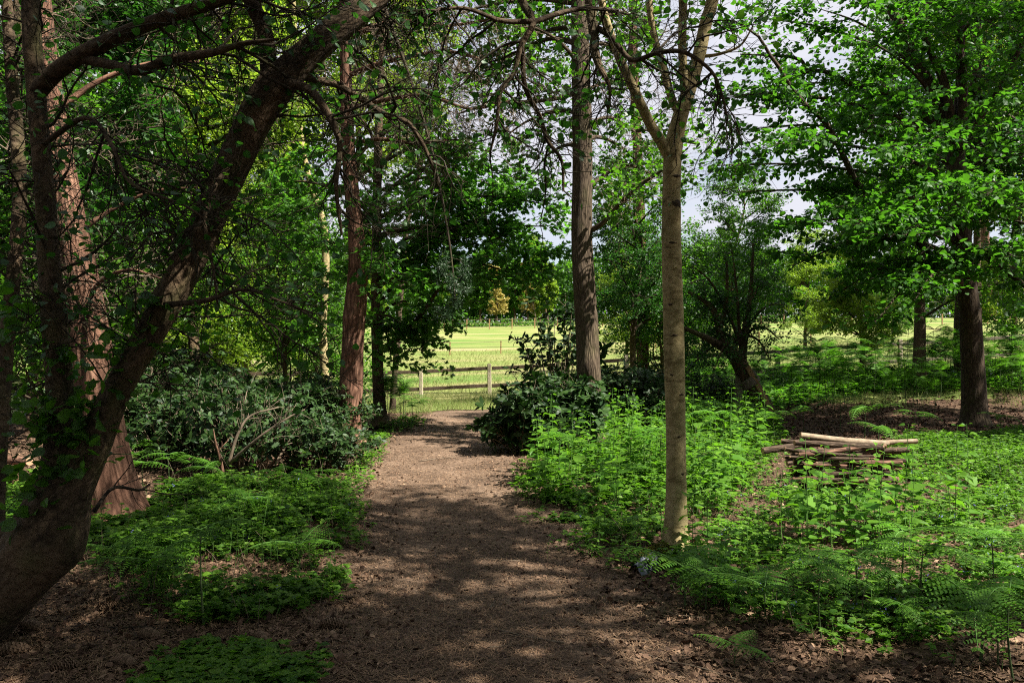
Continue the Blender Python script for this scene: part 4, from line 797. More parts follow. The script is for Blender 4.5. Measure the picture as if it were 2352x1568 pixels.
def fput(root, x, y, rz, sc, label, group=None):
    k = id(root)
    loc = (x, y, gz(x, y))
    if k not in first: first[k] = 1; o = root; o.location = loc; o.rotation_euler = (0, 0, rz); o.scale = (sc,) * 3; o['label'] = label
    else: o = dup(root, loc, rz, sc, label)
    if group: o['group'] = group
    return o
rngp = random.Random(9)
LF = 'bracken at the foot of the thicket'
for px, py, root, sc in ((330, 1125, fS, 1.), (390, 1115, fM, .8), (440, 1120, fM, .75), (300, 1110, fS, 1.1), (470, 1130, fS, .9), (350, 1090, fM, .9), (620, 1145, fM, .7), (690, 1165, fM, .75), (740, 1120, fS, .8), (560, 1140, fS, .7)):
    x, y = G(px, py); fput(root, x, y, rngp.uniform(0, 6), sc, 'bright green bracken fern in front of the dark thicket', LF)
for px, py, root, sc, lab in ((280, 1330, fL, .9, 'low fern frond arching beside the foot of the leaning tree'), (470, 1440, fM, 1., 'tall stemmed shaded fern in the dark cover at left'), (350, 1370, fL, 1.1, 'shaded fern low in the left ground cover'), (40, 1300, fM, .8, 'dim fern left of the leaning trunk'), (690, 1310, fL, .9, 'fern over the left cover nearest the path'), (560, 1240, fS, .8, 'fern in the sunny part of the left cover'),
    (1575, 1390, fL, 1.2, 'bright fern in front of the silver tree by the grey sheet'), (1620, 1400, fS, .7, 'small fern right of the grey sheet'), (1890, 1470, fM, .75, 'dark fern spreading in the middle of the right foreground'), (1960, 1420, fS, .9, 'fern just behind the middle foreground fern'), (2120, 1430, fM, .75, 'dark fern beside the sunlit leaves at right'), (2250, 1520, fL, 1.2, 'large fern at the bottom right corner'), (2330, 1560, fM, .8, 'fern cut by the bottom right corner'), (2070, 1350, fS, .9, 'fern among the sunlit cover at right'), (2280, 1400, fM, .7, 'fern at right edge of the foreground'), (1760, 1420, fL, .9, 'low dark fern left of the middle foreground'),
    (1930, 985, fM, 1.15, 'single pale fern standing before the brown mulch bank'), (1985, 1010, fS, 1.4, 'flat pale fern on the mulch behind the log pile'), (1850, 1000, fM, .9, 'pale fern left of the mulch bank'), (2100, 1010, fM, .8, 'thin young fern between mulch and the right trunk'), (2300, 1000, fS, .9, 'curled young fern right of the large trunk'), (2020, 1050, fS, 1., 'fern spreading behind the top logs'), (1780, 1020, fM, .9, 'fern before the slanting stake')):
    x, y = G(px, py); fput(root, x, y, rngp.uniform(0, 6), sc * 1.3, lab)
for i in range(12):
    px = rngp.uniform(1560, 2420); py = rngp.uniform(1230, 1540); x, y = G(px, py)
    fput(rngp.choice([fS, fM, fL]), x, y, rngp.uniform(0, 6), rngp.uniform(.6, 1.05), 'feathery bracken among the weeds of the right foreground', 'bracken of the right foreground')
for i in range(16):
    px = rngp.uniform(1250, 1850); py = rngp.uniform(990, 1180); x, y = G(px, py)
    fput(rngp.choice([fS, fM]), x, y, rngp.uniform(0, 6), rngp.uniform(1., 1.5), 'light bracken frond rising among the nettles', 'bracken among the nettles')
BR = 'tall bracken along the fence'
for i in range(150):
    px = rngp.uniform(1565, 2420); d = rngp.uniform(17.2, 23.5); x = (px - 1176) / F * d
    if 2150 < px < 2350 and d < 18.5: continue
    fput(rngp.choice([fT, fT, fU]), x, d, rngp.uniform(0, 6.28), rngp.uniform(.75, 1.4) * (1 if px > 1800 else .85), 'tall bracken stem in the sunny band below the right hand fence', BR)
for i in range(16):
    px = rngp.uniform(872, 970); d = rngp.uniform(14.6, 17.5); x = (px - 1176) / F * d
    fput(rngp.choice([fU, fM]), x, d, rngp.uniform(0, 6.28), rngp.uniform(.8, 1.05), 'bracken clump stem beside the maple trunk against the meadow', 'bracken beside the maple')

# ================================================================== NETTLES
def nettle(seed, h, np_, s, mat='leaf_nettle'):
    r = np.random.default_rng(seed); root = thing('nettle', '', 'nettle', (0, 0, 0)); t = np.linspace(0, 1, 8)
    bend = r.normal(0, .05, 2) * h
    st = np.stack([bend[0] * t * t, bend[1] * t * t, h * t - .03], 1); m = MB(); tubes(m, st[None], np.linspace(.0035, .0018, 8)[None], 5); m.build('stem', M['stem_green'], root)
    p, d, n_, z = [], [], [], []
    for k in range(np_):
        u = .2 + .8 * (k / (np_ - 1)) ** .8; c = A([np.interp(u, t, st[:, j]) for j in range(3)]); a = k * 1.57 + r.uniform(-.3, .3)
        for q in (0, math.pi):
            ss = s * (1 - .65 * max(0, (u - .6) / .4)) * r.uniform(.8, 1.15); dd = A([math.cos(a + q), math.sin(a + q), r.uniform(-.25, .3)])
            p.append(c + unit(dd) * .02); d.append(dd); n_.append(A([0, 0, 1]) + r.normal(0, .22, 3)); z.append(ss)
    L = MB(); leaves(L, A(p), A(d), A(n_), A(z), T_NETTLE, 0, None, r); L.build('foliage', M[mat], root); return root
nv = [nettle(401 + i, h, n, s) for i, (h, n, s) in enumerate(((.68, 8, .115), (.55, 6, .13), (.85, 9, .12), (.4, 5, .1), (.6, 7, .14)))]
NP = A([G(1215, 1165), G(1180, 1110), G(1330, 1020), G(1420, 975), G(1640, 962), G(1800, 985), G(1770, 1040), G(1730, 1130), G(1650, 1190), G(1500, 1200), G(1330, 1190)])
r_ = np.random.default_rng(77); cnt = 0
while cnt < 225:
    x, y = r_.uniform(-.6, 5.5), r_.uniform(6.5, 15.5)
    if not inpoly(A([x]), A([y]), NP)[0] or r_.random() > (.45 + vnoise(A([x * 1.2]), A([y * 1.2]), 5)[0]): continue
    o = fput(nv[r_.integers(5)], x, y, r_.uniform(0, 6.28), r_.uniform(.75, 1.2), 'lush bright green nettle in the bed right of the path', 'nettles in the bed right of the path'); cnt += 1
for i in range(34):
    px = r_.uniform(1770, 2230); py = r_.uniform(1175, 1300); x, y = G(px, py)
    fput(nv[[1, 4, 0, 2][r_.integers(4)]], x, y, r_.uniform(0, 6.28), r_.uniform(.8, 1.15), 'broad leaved dark nettle standing in front of the log pile', 'nettles in front of the log pile')
for px, py, k, sc in ((1420, 1210, 3, 1.), (1390, 1235, 3, .9), (1450, 1250, 1, .8), (1375, 1265, 3, .8), (1470, 1290, 3, .8), (1340, 1220, 3, .7), (1590, 1270, 0, .95), (1600, 1330, 3, 1.), (1625, 1290, 1, .9), (1520, 1235, 3, .9), (1665, 1330, 4, .7), (1430, 1300, 3, .7)):
    x, y = G(px, py); fput(nv[k], x, y, r_.uniform(0, 6.28), sc, 'young nettle between the path and the silver tree', 'young nettles by the silver tree')

# ================================================================== GROUND COVER
def cover(name, label, poly, n, seed, hmax, size, thr=.0, nl=9, nscale=1.3, mat='leaf_cover', flowers=0):
    r = np.random.default_rng(seed); pl = A([G(*p) for p in poly]); lo, hi = pl.min(0), pl.max(0)
    x = r.uniform(lo[0], hi[0], n * 4); y = r.uniform(lo[1], hi[1], n * 4)
    jx = x + r.normal(0, .12, len(x)); jy = y + r.normal(0, .12, len(y))
    k = inpoly(jx, jy, pl) & (vnoise(x * nscale, y * nscale, seed) * .65 + vnoise(x * nscale * 3, y * nscale * 3, seed + 1) * .35 > thr); x, y = x[k][:n], y[k][:n]; m = len(x)
    two = ((vnoise(x * 3.1, y * 3.1, seed + 9) + r.normal(0, .18, m)) > .62).astype(int)
    hh = hmax * (.15 + 1.1 * vnoise(x * 2, y * 2, seed + 2) * vnoise(x * 5, y * 5, seed + 3) ** .5) * r.uniform(.5, 1.25, m); b = MB(); z = gz(x, y)
    st = np.stack([np.stack([x, y, z - .01], 1), np.stack([x + r.normal(0, .02, m), y + r.normal(0, .02, m), z + hh * .5], 1), np.stack([x + r.normal(0, .04, m), y + r.normal(0, .04, m), z + hh], 1)], 1)
    tubes(b, st, np.full((m, 3), .0016), 3, 0)
    for q in range(nl):
        u = r.uniform(.25, 1, m) if q > 3 else np.full(m, 1.); a = r.uniform(0, 6.28, m) if q > 3 else q * 1.57 + r.uniform(-.4, .4, m)
        p = st[:, 0] * (1 - u)[:, None] + st[:, 2] * u[:, None]; d = np.stack([np.cos(a), np.sin(a), r.uniform(-.1, .5, m)], 1)
        nn_ = A([0, 0, 1]) + r.normal(0, .3, (m, 3)); sz = r.uniform(size[0], size[1], m)
        for gi in (0, 1): leaves(b, p[two == gi], d[two == gi], nn_[two == gi], sz[two == gi], T_DIA if q > 1 else T_OV, 1 + gi)
    mats = [M['stem_green'], M[mat], M['leaf_nettle'] if mat != 'leaf_nettle' else M['leaf_cover']]
    if flowers:
        i = r.choice(m, flowers)
        for q in range(5): leaves(b, st[i, 2] + A([0, 0, .01]) + r.normal(0, .012, (flowers, 3)), r.normal(size=(flowers, 3)), r.normal(size=(flowers, 3)), r.uniform(.01, .018, flowers), T_DIA, 3)
        mats.append(M['flower'])
    stuff(b.build(name, mats), label, 'ground cover')
cover('ground_cover', 'dense low green leafy cover between the leaning tree and path', [(215, 1235), (330, 1165), (500, 1125), (700, 1105), (780, 1130), (800, 1160), (770, 1215), (790, 1300), (770, 1380), (630, 1410), (480, 1440), (400, 1375), (300, 1310)], 5600, 61, .22, (.016, .055), .43, nscale=1.9, flowers=60)
cover('ground_cover', 'low leafy clump in the near left foreground shade', [(350, 1560), (430, 1500), (560, 1490), (720, 1560), (700, 1640), (360, 1640)], 420, 62, .14, (.025, .05), .2)
cover('ground_cover', 'sparse low leafy cover over fallen leaves right of the path', [(1190, 1150), (1420, 1120), (1700, 1110), (2000, 1080), (2420, 1000), (2420, 1540), (1900, 1470), (1640, 1390), (1480, 1280), (1340, 1290), (1290, 1220)], 9500, 63, .17, (.018, .055), .5, nscale=2.1, flowers=160)
cover('ground_cover', 'lush low green cover beneath the right hand broadleaf tree', [(1900, 1090), (2100, 1010), (2420, 990), (2420, 1120), (2200, 1100)], 2600, 64, .22, (.03, .055), .25)
cover('ground_cover', 'leafy undergrowth beneath the nettle bed', [(1215, 1165), (1180, 1110), (1330, 1020), (1640, 965), (1800, 990), (1770, 1060), (1650, 1190)], 3600, 65, .3, (.03, .075), .38, mat='leaf_nettle')
cover('ground_cover', 'dark low weeds at the far left edge of the path', [(770, 1120), (815, 1080), (835, 1010), (940, 962), (965, 972), (880, 1000), (820, 1130)], 450, 66, .16, (.025, .05), .3)
cover('ground_cover', 'green growth under the bracken along the right hand fence', [(1580, 915), (1800, 905), (2420, 905), (2420, 935), (2000, 930), (1580, 962)], 5000, 67, .32, (.06, .12), .2, mat='leaf_fern')
cover('ground_cover', 'dim low growth behind the leaning trunk at far left', [(-60, 1180), (60, 1090), (250, 1080), (210, 1240), (-60, 1300)], 900, 68, .2, (.03, .06), .35)

# ================================================================== LITTER
def litter():
    r = np.random.default_rng(81)
    n = 75000; y = 2.6 + 15 * r.random(n) ** 1.7; x = r.uniform(-1, 1, n) * (y * .72 + .6)
    l, rr = pathlr(y); onp = (x > l + .1) & (x < rr - .1); k = ~onp | (r.random(n) < .4 + .5 * (np.minimum(x - l, rr - x) < .35)); x, y = x[k], y[k]; onp = onp[k]; n = len(x)
    s = r.uniform(.018, .055, n) * np.where(onp, .75, 1); nr = r.normal(size=(n, 3)) * .5 + A([0, 0, 1]); d = r.normal(size=(n, 3)) * A([1, 1, .25]); mb = MB()
    leaves(mb, np.stack([x, y, gz(x, y) + .006 + r.random(n) * .012], 1), d, nr, s, T_OV, 0, r.uniform(.5, 1.2, n), r)
    stuff(mb.build('fallen_leaves', M['litter']), 'brown fallen leaves strewn over the woodland floor', 'leaf litter')
    n = 230000; y = 2.6 + 14 * r.random(n) ** 1.8; x = r.uniform(-1, 1, n) * (y * .7 + .5); l, rr = pathlr(y); onp = (x > l - .1) & (x < rr + .1); left = (x < l) & (y < 6)
    k = onp & (vnoise(x * 2.5, y * 2.5, 3) > .25) | left | (r.random(n) < .35); x, y = x[k], y[k]; n = len(x)
    a = r.uniform(0, 6.28, n); ln = r.uniform(.025, .08, n); w = r.uniform(.0008, .002, n); c = np.stack([np.cos(a), np.sin(a)], 1); sd_ = np.stack([-c[:, 1], c[:, 0]], 1) * w[:, None]
    z = gz(x, y) + .009 + r.random(n) * .008; p0 = np.stack([x, y], 1); p2 = p0 + c * ln[:, None]; p1 = (p0 + p2) / 2 + sd_ / w[:, None] * r.normal(0, .12, (n, 1)) * ln[:, None]
    def v(p, s, dz): return np.column_stack([p + s, z + dz])
    tilt = r.normal(0, .006, n); V = np.stack([v(p0, -sd_, 0), v(p0, sd_, 0), v(p1, sd_, .004 + tilt), v(p1, -sd_, .004 + tilt), v(p2, sd_ * .4, tilt), v(p2, -sd_ * .4, tilt)], 1)
    f = (np.arange(n) * 6)[:, None, None] + A([(0, 1, 2, 3), (3, 2, 4, 5)])[None]; mb = MB(); mb.add(V.reshape(-1, 3), [f.reshape(-1, 4)])
    stuff(mb.build('fallen_needles', M['litter_needle']), 'dry pine needles covering the path and floor', 'needle litter')
litter()
cover('weeds', 'taller thin weeds and seedlings standing out of the left cover', [(230, 1260), (330, 1165), (500, 1120), (800, 1120), (820, 1300), (700, 1420), (480, 1450), (280, 1330)], 170, 161, .48, (.02, .045), .1, nl=13)
cover('weeds', 'taller thin weeds and seedlings scattered over the right foreground', [(1330, 1200), (1700, 1110), (2420, 1020), (2420, 1560), (1800, 1500), (1500, 1330)], 420, 162, .42, (.02, .05), .1, nl=13)
def dead_stems():
    r = np.random.default_rng(171); x0 = r.uniform(-4.5, 6, 900); y0 = r.uniform(4.2, 11, 900); l, rr = pathlr(y0); k = (x0 < l - .1) | (x0 > rr + .3); x0, y0 = x0[k], y0[k]; m = len(x0); z0 = gz(x0, y0)
    t = np.linspace(0, 1, 5); h = r.uniform(.08, .5, m) * r.random(m) ** .6; a = r.normal(0, .28, (m, 2)); P_ = np.stack([x0[:, None] + a[:, :1] * h[:, None] * t ** 1.6, y0[:, None] + a[:, 1:] * h[:, None] * t ** 1.6, z0[:, None] + h[:, None] * t], -1)
    mb = MB(); tubes(mb, P_, np.linspace(.0022, .0009, 5)[None] * r.uniform(.6, 1.3, (m, 1)), 4); stuff(mb.build('dead_stems', M['twig_pale']), 'thin dry dead stems standing among the ground cover', 'dead stems')
    n = 16000; x = r.uniform(2.5, 15, n); y = r.uniform(11.5, 19.5, n); mb = MB(); leaves(mb, np.stack([x, y, gz(x, y) + .01 + r.random(n) * .02], 1), r.normal(size=(n, 3)) * A([1, 1, .3]), r.normal(size=(n, 3)) * .5 + A([0, 0, 1]), r.uniform(.03, .09, n), T_OV, 0, r.uniform(.4, 1, n), r)
    stuff(mb.build('bark_mulch', M['mulch']), 'dark red brown mulch under the large right hand tree', 'mulch')
M['mulch'] = plain_mat('mulch_chip', (.025, .012, .008), (.12, .062, .038), 30, .85, .2, .2, True)
dead_stems()
def twig_at(px, py, length, ang, seed, label, mat='twig_pale', w=.004, nb=1, group=None):
    r = np.random.default_rng(seed); x, y = G(px, py); n = 7; pts = []; a = ang; p = A([x, y])
    for k in range(n): pts.append((p[0], p[1], gz(p[0], p[1]) + .012 + .006 * r.random(), w * (1 - .5 * k / n))); p = p + A([math.cos(a), math.sin(a)]) * length / n; a += r.normal(0, .18)
    t = path_w(pts, 14); mb = MB(); tubes(mb, t[0], t[1], 6, 0, True)
    if nb: b = sprout([t], nb, (length * .15, length * .4), (w * .4, w * .6), r, ang=(25, 50), flat=.1, npts=5, wander=.1); tubes(mb, b[0], b[1], 5)
    return tag(mb.build('twig', M[mat], None, (x, y, float(gz(x, y)))), label, 'twig', group)
for i, (px, py, ln, an, lab, w) in enumerate(((1295, 1488, .5, 2.8, 'forked pale twig lying nearest on the path', .006), (1120, 1505, .3, .3, 'long pale twig touching the forked one on the path', .004), (1200, 1272, .5, 3.05, 'thin straight twig crossing the middle of the path', .004), (1265, 1255, .4, 2.9, 'pale twig at the right side of the path', .004), (1128, 1400, .25, 1.6, 'short pale twig pointing along the path', .005), (1620, 1415, .4, 3.0, 'straight pale twig lying right of the path', .004), (1660, 1480, .4, 2.4, 'dark crooked twig at the right of the near path', .007), (870, 1260, .22, .3, 'short stick at the left edge of the path', .005), (1540, 1215, .3, 2.6, 'pale twig beside the silver tree foot', .004), (960, 1055, .6, .3, 'bare twig at the left edge far along the path', .007), (1400, 1370, .35, .1, 'thin twig among leaves at right of the path', .004), (840, 1160, .3, -.1, 'thin twig by the left cover', .004), (1690, 1560, .6, 2.5, 'long pale stick in the bottom right leaves', .005), (2050, 1365, .4, 2.7, 'dark stick lying in the sunlit leaves at right', .006), (250, 1450, .5, .1, 'dark stick on the needles left of the path', .007))):
    twig_at(px, py, ln, an, 500 + i, lab, 'twig_pale' if 'dark' not in lab else 'twig_dark', w)
for i in range(55):
    r = np.random.default_rng(600 + i); px = r.uniform(700, 1650); py = r.uniform(1130, 1560)
    twig_at(px, py, r.uniform(.08, .25), r.uniform(0, 6.28), 700 + i, 'thin broken twig lying on the trodden path', 'twig_pale' if i % 3 else 'twig_dark', r.uniform(.0018, .0035), i % 2, 'broken twigs on the path')

# pine cones
def cone():
    mb = MB(); r = np.random.default_rng(90); n = 110; k = np.arange(n); t = (k + .5) / n; a = k * 2.39996
    L = .13; rad = .021 * np.sin(np.pi * np.clip(t * .86 + .1, 0, 1)) ** .7
    c = np.stack([np.cos(a) * rad * .6, L * (t - .5), np.sin(a) * rad * .6], 1); d = np.stack([np.cos(a), .75 + 0 * a, np.sin(a)], 1); nr = np.stack([-np.cos(a) * .6, 1 + 0 * a, -np.sin(a) * .6], 1)
    tpl = (A([(-.3, 0, 0), (.3, 0, 0), (.5, .6, .02), (.32, 1, .1), (-.32, 1, .1), (-.5, .6, .02)], float), A([(0, 1, 2, 5), (5, 2, 3, 4)]))
    leaves(mb, c, d, nr, .019 + .009 * np.sin(np.pi * t), tpl)
    core = np.stack([0 * np.linspace(0, 1, 9), np.linspace(-.5, .5, 9) * L, 0 * np.linspace(0, 1, 9)], 1); tubes(mb, core[None], (.014 * np.sin(np.pi * np.linspace(.03, .97, 9)) ** .6)[None], 10, 0, True)
    return tag(mb.build('pine_cone', M['cone']), '', 'pine cone', 'pine cones on the needles')
pc = cone(); fc = True
for px, py, rz, sc, lab in ((345, 1472, 1.2, 1., 'pale open pine cone lying in the middle of the near left needles'), (75, 1450, 1.4, 1., 'dark pine cone beside the foot of the leaning tree'), (768, 1448, 1.7, 1.05, 'dark pine cone at the left edge of the near path'), (30, 1510, 1.9, 1.15, 'large shaded pine cone at the bottom left corner'), (290, 1545, 1.0, 1., 'pine cone cut by the bottom edge at left'), (150, 1555, 2.2, .95, 'pine cone on the sunlit needles at bottom left'), (600, 1480, .7, .9, 'small pine cone beyond the low leafy clump'), (250, 1400, 2.5, .9, 'pine cone in shadow below the left cover'), (880, 1442, .3, .8, 'small dark pine cone out on the path')):
    x, y = G(px, py); loc = (x, y, gz(x, y) + .028 * sc)
    if fc: o = pc; fc = False
    else: o = pc.copy(); COL.objects.link(o)
    o.location = loc; o.rotation_euler = (0, 0, rz); o.scale = (sc,) * 3; o['label'] = lab

# ================================================================== LOG PILES
def log(p0, p1, r0, r1, bark, label, group=None, seed=0, seg=14, crook=.03, knots=2):
    r = np.random.default_rng(seed); p0 = A(p0, float); p1 = A(p1, float); L = np.linalg.norm(p1 - p0); n = 14; t = np.linspace(0, 1, n)
    u = unit(np.cross(p1 - p0, A([0, 0, 1.]))); q = p0[None] + (p1 - p0)[None] * t[:, None] + u * (crook * L * np.sin(t * 3.1 + r.uniform(0, 3)) * r.normal())[:, None] + A([0, 0, 1]) * (crook * L * .5 * (np.sin(t * 4 + r.uniform(0, 6)) - .0) * .5)[:, None]
    R = (r0 + (r1 - r0) * t); root = thing('log', label, 'log', p0, group); mb = MB()
    kn = [(r.uniform(.1, .9) * L, r.uniform(0, 6.28), r.uniform(.2, .5), .025) for _ in range(knots)]
    tubes(mb, q[None], R[None], seg, 0, False, lumpy(seed, .06, 0, kn)); mb.build('bark', bark, root, p0)
    for e, nx in ((0, 1), (-1, -2)):
        ax = unit(q[e] - q[nx]); uu = unit(np.cross(ax, A([.3, .2, 1.]))); vv = np.cross(ax, uu); th = np.arange(seg) / seg * 6.2832; m = MB(); c = q[e] + ax * .004; V = [c]
        for a in th: V.append(q[e] + ax * .003 + (uu * math.cos(a) + vv * math.sin(a)) * R[e] * .93)
        for a in th: V.append(q[e] - ax * .012 + (uu * math.cos(a) + vv * math.sin(a)) * R[e] * .93)
        f = [(0, 1 + j, 1 + (j + 1) % seg) for j in range(seg)]; f4 = [(1 + j, 1 + seg + j, 1 + seg + (j + 1) % seg, 1 + (j + 1) % seg) for j in range(seg)]
        m.add(V, [A(f), A(f4)]); m.build('cut_end', M['wood_cut'], root, p0)
    return root
LD = 8.55
def lp(px, py, dd=0.): return P(px, py, LD + dd)
LOGS = [
    ((1838, 1000, 0), (2040, 1019, .05), .036, .03, 'peeled', 'long pale peeled log across the top of the pile'),
    ((1825, 1018, -.12), (2028, 1026, -.1), .03, .04, 'bark', 'brown log just under the pale top log'),
    ((1752, 1036, -.1), (1880, 1016, .1), .036, .032, 'bark', 'log jutting out to the left of the pile'),
    ((1795, 1013, .15), (1870, 1018, .1), .03, .028, 'bark', 'stubby knotted log end at the upper left of the pile'),
    ((1995, 1020, .1), (2105, 1012, .12), .03, .026, 'peeled', 'bent pale log poking out at the upper right of the pile'),
    ((1930, 1060, -.15), (2020, 1026, -.05), .028, .022, 'bark', 'crooked branch slanting up through the right of the pile'),
    ((1985, 1035, .05), (2085, 1033, .1), .03, .03, 'bark', 'dark log at the right shoulder of the pile'),
    ((1870, 1083, -.18), (2000, 1076, -.1), .03, .03, 'peeled', 'pale barkless log in the middle of the pile'),
    ((1960, 1085, -.16), (2035, 1066, -.1), .026, .03, 'peeled', 'light log at the lower right of the pile'),
    ((1822, 1043, -.05), (1848, 1066, -.3), .018, .014, 'bark', 'dark stick hanging out at the left of the pile')]
for i, (a, b, r0, r1, kd, lab) in enumerate(LOGS):
    log(lp(*a), lp(*b), r0, r1, M['wood_peeled'] if kd == 'peeled' else M['log_bark'], lab, 'logs of the right hand pile', 800 + i)
rl = np.random.default_rng(82)
for row in range(11):
    py = 1034 + row * 9
    for k in range(8):
        c = rl.uniform(1850, 2030) if k else 1935; hw = rl.uniform(45, 105) * (1 if row < 5 else .85); dz = -.24 + .065 * k + rl.uniform(-.03, .03); sl = rl.normal(0, 5)
        x0 = max(c - hw, 1800 + row * 3); x1 = min(c + hw, 2085 - row * 3)
        log(lp(x0, py + sl, dz), lp(x1, py - sl, dz + rl.uniform(-.08, .08)), rl.uniform(.014, .032), rl.uniform(.012, .028), M['log_bark'] if (row + k) % 4 else M['log_red'], 'weathered brown log inside the low right hand pile', 'logs of the right hand pile', 1830 + row * 8 + k, 8, .05, 2)
log(P(1925, 1172, 7.6) + A([0, 0, .0]), P(1978, 1142, 8.0), .03, .026, M['log_red'], 'single loose log lying in front of the pile', None, 899)
log(P(1790, 1135, 8.2), P(1830, 1118, 8.35), .025, .022, M['wood_peeled'], 'short loose piece of wood left of the pile', None, 898)
# red logs at the far left
for i, (x0, y0, x1, y1, r, d, lab) in enumerate(((-40, 1056, 72, 1058, .055, 9.2, 'reddish log along the top of the left pile'), (-30, 1078, 60, 1096, .05, 9.1, 'split log slanting down in the left pile'), (10, 1075, 40, 1105, .06, 8.9, 'log with orange cut end facing out of the left pile'), (-40, 1100, 75, 1106, .05, 9.0, 'reddish log in the middle of the left pile'), (-40, 1120, 70, 1118, .055, 9.0, 'lowest log of the left pile'), (62, 1140, 78, 1152, .05, 8.3, 'short round log with a yellow cut end by the leaning trunk'), (-40, 1085, 30, 1080, .05, 9.3, 'log at the back of the left pile'))):
    log(P(x0, y0, d + .1), P(x1, y1, d - .1), r, r * .95, M['log_red'], lab, 'logs of the left hand pile', 910 + i)

# grey membrane flap and moss at the silver tree
def membrane():
    r = np.random.default_rng(95); n, m = 26, 14; U, V = np.meshgrid(np.linspace(0, 1, n), np.linspace(0, 1, m)); x0, y0 = G(1462, 1308); x1, y1 = G(1546, 1266)
    X = x0 + (x1 - x0) * U + .08 * (V - .5) * (1 - .3 * U) + .02 * np.sin(5 * V + U * 9); Y = y0 + (y1 - y0) * U - .16 * (V - .5) + .02 * np.sin(7 * U)
    Z = gz(X, Y) + .015 + .1 * np.sin(np.pi * V) ** .8 * np.sin(np.pi * (.12 + .8 * U)) + .01 * np.sin(9 * V + 7 * U) + .008 * np.sin(11 * U - 6 * V + 3)
    root = thing('membrane_sheet', 'creased grey weed membrane flap with moss at the foot of the silver tree', 'plastic sheet', (x0, y0, float(gz(x0, y0)))); o0 = A(root.location)
    top = np.stack([X, Y, Z], -1).reshape(-1, 3); bot = top - A([0, 0, .004]); i = np.arange(m - 1)[:, None] * n + np.arange(n - 1)[None]
    f = np.stack([i, i + 1, i + n + 1, i + n], -1).reshape(-1, 4); k = n * m
    mb = MB(); mb.add(np.concatenate([top, bot]), [f, f[:, ::-1] + k], 0, None, True); mb.build('sheet', M['plastic'], root, o0)
    mm = MB(); q = 2600; u = r.uniform(.2, .98, q); v = np.clip(r.normal(.66, .13, q), 0, 1); xi = (u * (n - 1)).astype(int); vi = (v * (m - 1)).astype(int)
    p = top.reshape(m, n, 3)[vi, xi] + r.normal(0, .008, (q, 3)) + A([0, 0, .006]); leaves(mm, p, r.normal(size=(q, 3)) + A([0, 0, .6]), r.normal(size=(q, 3)), r.uniform(.008, .016, q), T_DIA); mm.build('moss', M['moss'], root, o0)
membrane()
def guard(px, py, d, seed, label):
    r = np.random.default_rng(seed); c = P(px, py, d); n, m = 18, 8; mb = MB(); U, V = np.meshgrid(np.linspace(0, 1, n), np.linspace(0, 1, m))
    X = c[0] + (U - .5) * .55; Y = c[1] - .25 * V; Z = gz(X, Y) + .02 + .16 * (1 - V) * np.exp(-((U - .5) / .3) ** 2) + .02 * np.sin(17 * U + 4 * V)
    top = np.stack([X, Y, Z], -1).reshape(-1, 3); i = np.arange(m - 1)[:, None] * n + np.arange(n - 1)[None]; f = np.stack([i, i + 1, i + n + 1, i + n], -1).reshape(-1, 4); k = n * m
    mb.add(np.concatenate([top, top - A([0, 0, .004])]), [f, f[:, ::-1] + k], 0, None, True); tag(mb.build('membrane_sheet', M['guard'], None, c), label, 'plastic sheet')
guard(2190, 912, 22.2, 1, 'blue grey sheet at the foot of the half hidden trunk, on its left'); guard(2272, 908, 22.2, 2, 'blue grey sheet showing right of the large right trunk')

# ================================================================== FENCES
def rail_fence():
    FY = 25.; root = thing('rail_fence', 'post and rail fence with chicken wire between the wood and the meadow', 'fence', (0, FY, 0)); o0 = A([0, FY, 0.])
    xs = [(-.70) + 2.15 * k for k in range(-5, 10)] + [1.75, 8.35]
    for x in xs:
        z = float(gz(x, FY)); mb = MB(); lean = .02 * math.sin(x * 3); beam(mb, (x, FY, z - .3), (x + lean, FY, z + .99), .125, .1, bev=.2); mb.build('post', M['post'], root, o0)
    xs = sorted(xs[:15])
    for a, b in zip(xs[:-1], xs[1:]):
        for h, w in ((.84, .11), (.3, .11)):
            mb = MB(); beam(mb, (a + .065, FY, float(gz(a, FY)) + h + .01 * math.sin(a * 9 + h)), (b - .065, FY, float(gz(b, FY)) + h + .01 * math.sin(b * 7)), .045, w, bev=.25); mb.build('rail', M['rail'] if b < 4 else M['rail_grey'], root, o0)
    mb = MB(); s = .075; h = .065; E = []
    x0, x1 = -9., 4.; nx = int((x1 - x0) / s); nz_ = 13
    for j in range(nz_):
        for i in range(nx):
            x = x0 + i * s + (s / 2 if j % 2 else 0); z = j * h + .02
            E.append(((x, z), (x + s / 2, z + h * .35))); E.append(((x + s / 2, z + h * .35), (x + s, z))); E.append(((x, z), (x, z - h * .65)))
    E = A(E); y = FY - .06; Pn = np.stack([E[..., 0], np.full(E.shape[:2], y), E[..., 1] + gz(E[..., 0], FY)], -1); tubes(mb, Pn, np.full(E.shape[:2], .0008), 3); mb.build('chicken_wire', M['wire'], root, o0)
rail_fence()
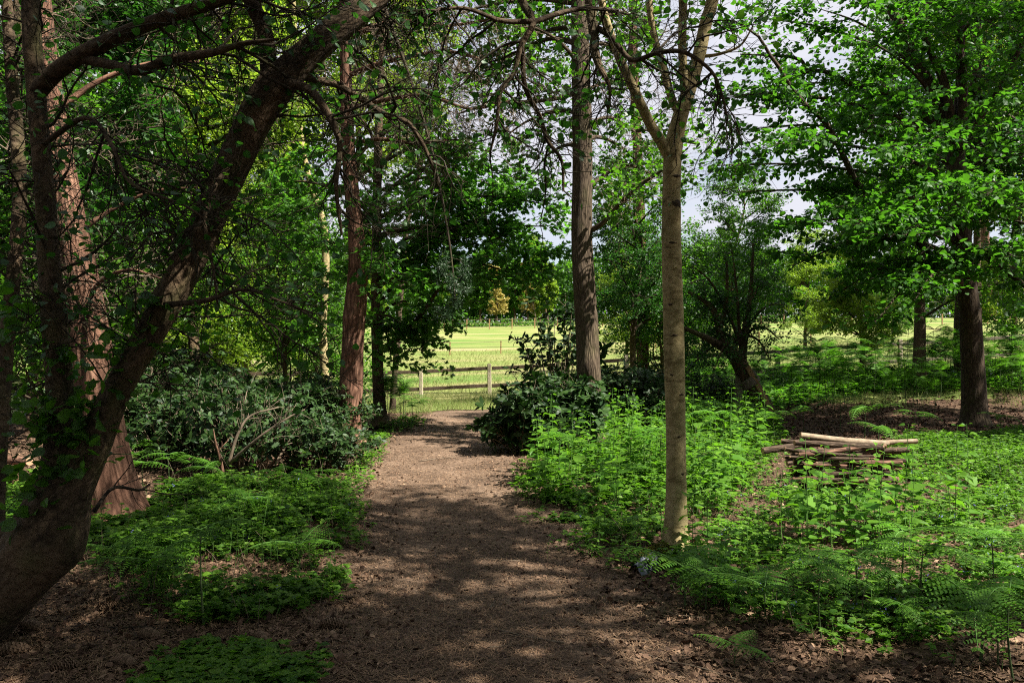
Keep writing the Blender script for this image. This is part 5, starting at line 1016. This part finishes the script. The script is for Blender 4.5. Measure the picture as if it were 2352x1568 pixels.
def wire_fence(name, label, d, pxs, h, wires, pw, mat, drop=0.):
    root = thing(name, label, 'fence', (0, d, 0)); o0 = A([0, d, 0.]); X = [(p - 1176) / F * d for p in pxs]
    for x in X:
        z = float(gz(x, d)); mb = MB(); beam(mb, (x, d, z - .2), (x + .02, d, z + h), pw, pw); mb.build('post', mat, root, o0)
    for wz in wires:
        for a, b in zip(X[:-1], X[1:]):
            za, zb = float(gz(a, d)), float(gz(b, d)); t = np.linspace(0, 1, 7)
            pts = np.stack([a + (b - a) * t, np.full(7, d - .05), za + (zb - za) * t + wz - .03 * np.sin(np.pi * t)], 1); mb = MB(); tubes(mb, pts[None], np.full((1, 7), .012 if d < 80 else .02), 4); mb.build('tape', M['rail_grey'], root, o0)
wire_fence('wire_fence', 'thin post and tape fence across the middle of the meadow', 55, [556, 675, 794, 913, 1033, 1150, 1268, 1387, 1505, 1624, 1743, 1862, 1980, 2100], .92, (.5, .86), .085, M['stake'])
wire_fence('paddock_fence', 'distant post and rail fence in front of the far hedge', 100, list(range(500, 2350, 52)), 1.3, (.35, .8, 1.25), .14, M['stake'])

# pine spray hanging against the meadow (last limb of the crooked pine)
def needles():
    root = [o for o in COL.objects if o.get('label', '').startswith('crooked red brown pine')][0]; r = np.random.default_rng(99)
    t = path_px([(792, -150, 12.8, 14), (850, -60, 12.5, 10), (900, 60, 12.2, 8), (980, 300, 11.9, 6), (1020, 480, 11.7, 5), (1040, 620, 11.6, 4), (1045, 700, 11.6, 2)], 20)
    b = sprout([t], 20, (.15, .5), (.003, .005), r, t0=.8, ang=(25, 80), npts=7, grav=-.12, wander=.25); mb = MB(); tubes(mb, t[0], t[1], 6, 0); tubes(mb, b[0], b[1], 4, 0)
    c = sprout([b], 36, (.08, .22), (.002, .003), r, t0=.3, ang=(25, 70), npts=4, grav=-.1); tubes(mb, c[0], c[1], 3, 0)
    ends = np.concatenate([b[0][:, -1], c[0][:, -1]]); k = 36; p = np.repeat(ends, k, 0); d = r.normal(size=(len(p), 3)); leaves(mb, p + r.normal(0, .02, p.shape), d, r.normal(size=p.shape), r.uniform(.06, .11, len(p)), T_LANCE, 1, np.full(len(p), .3))
    mb.build('needle_spray', [M['twig_dark'], M['needle']], root, A(root.location))
needles()
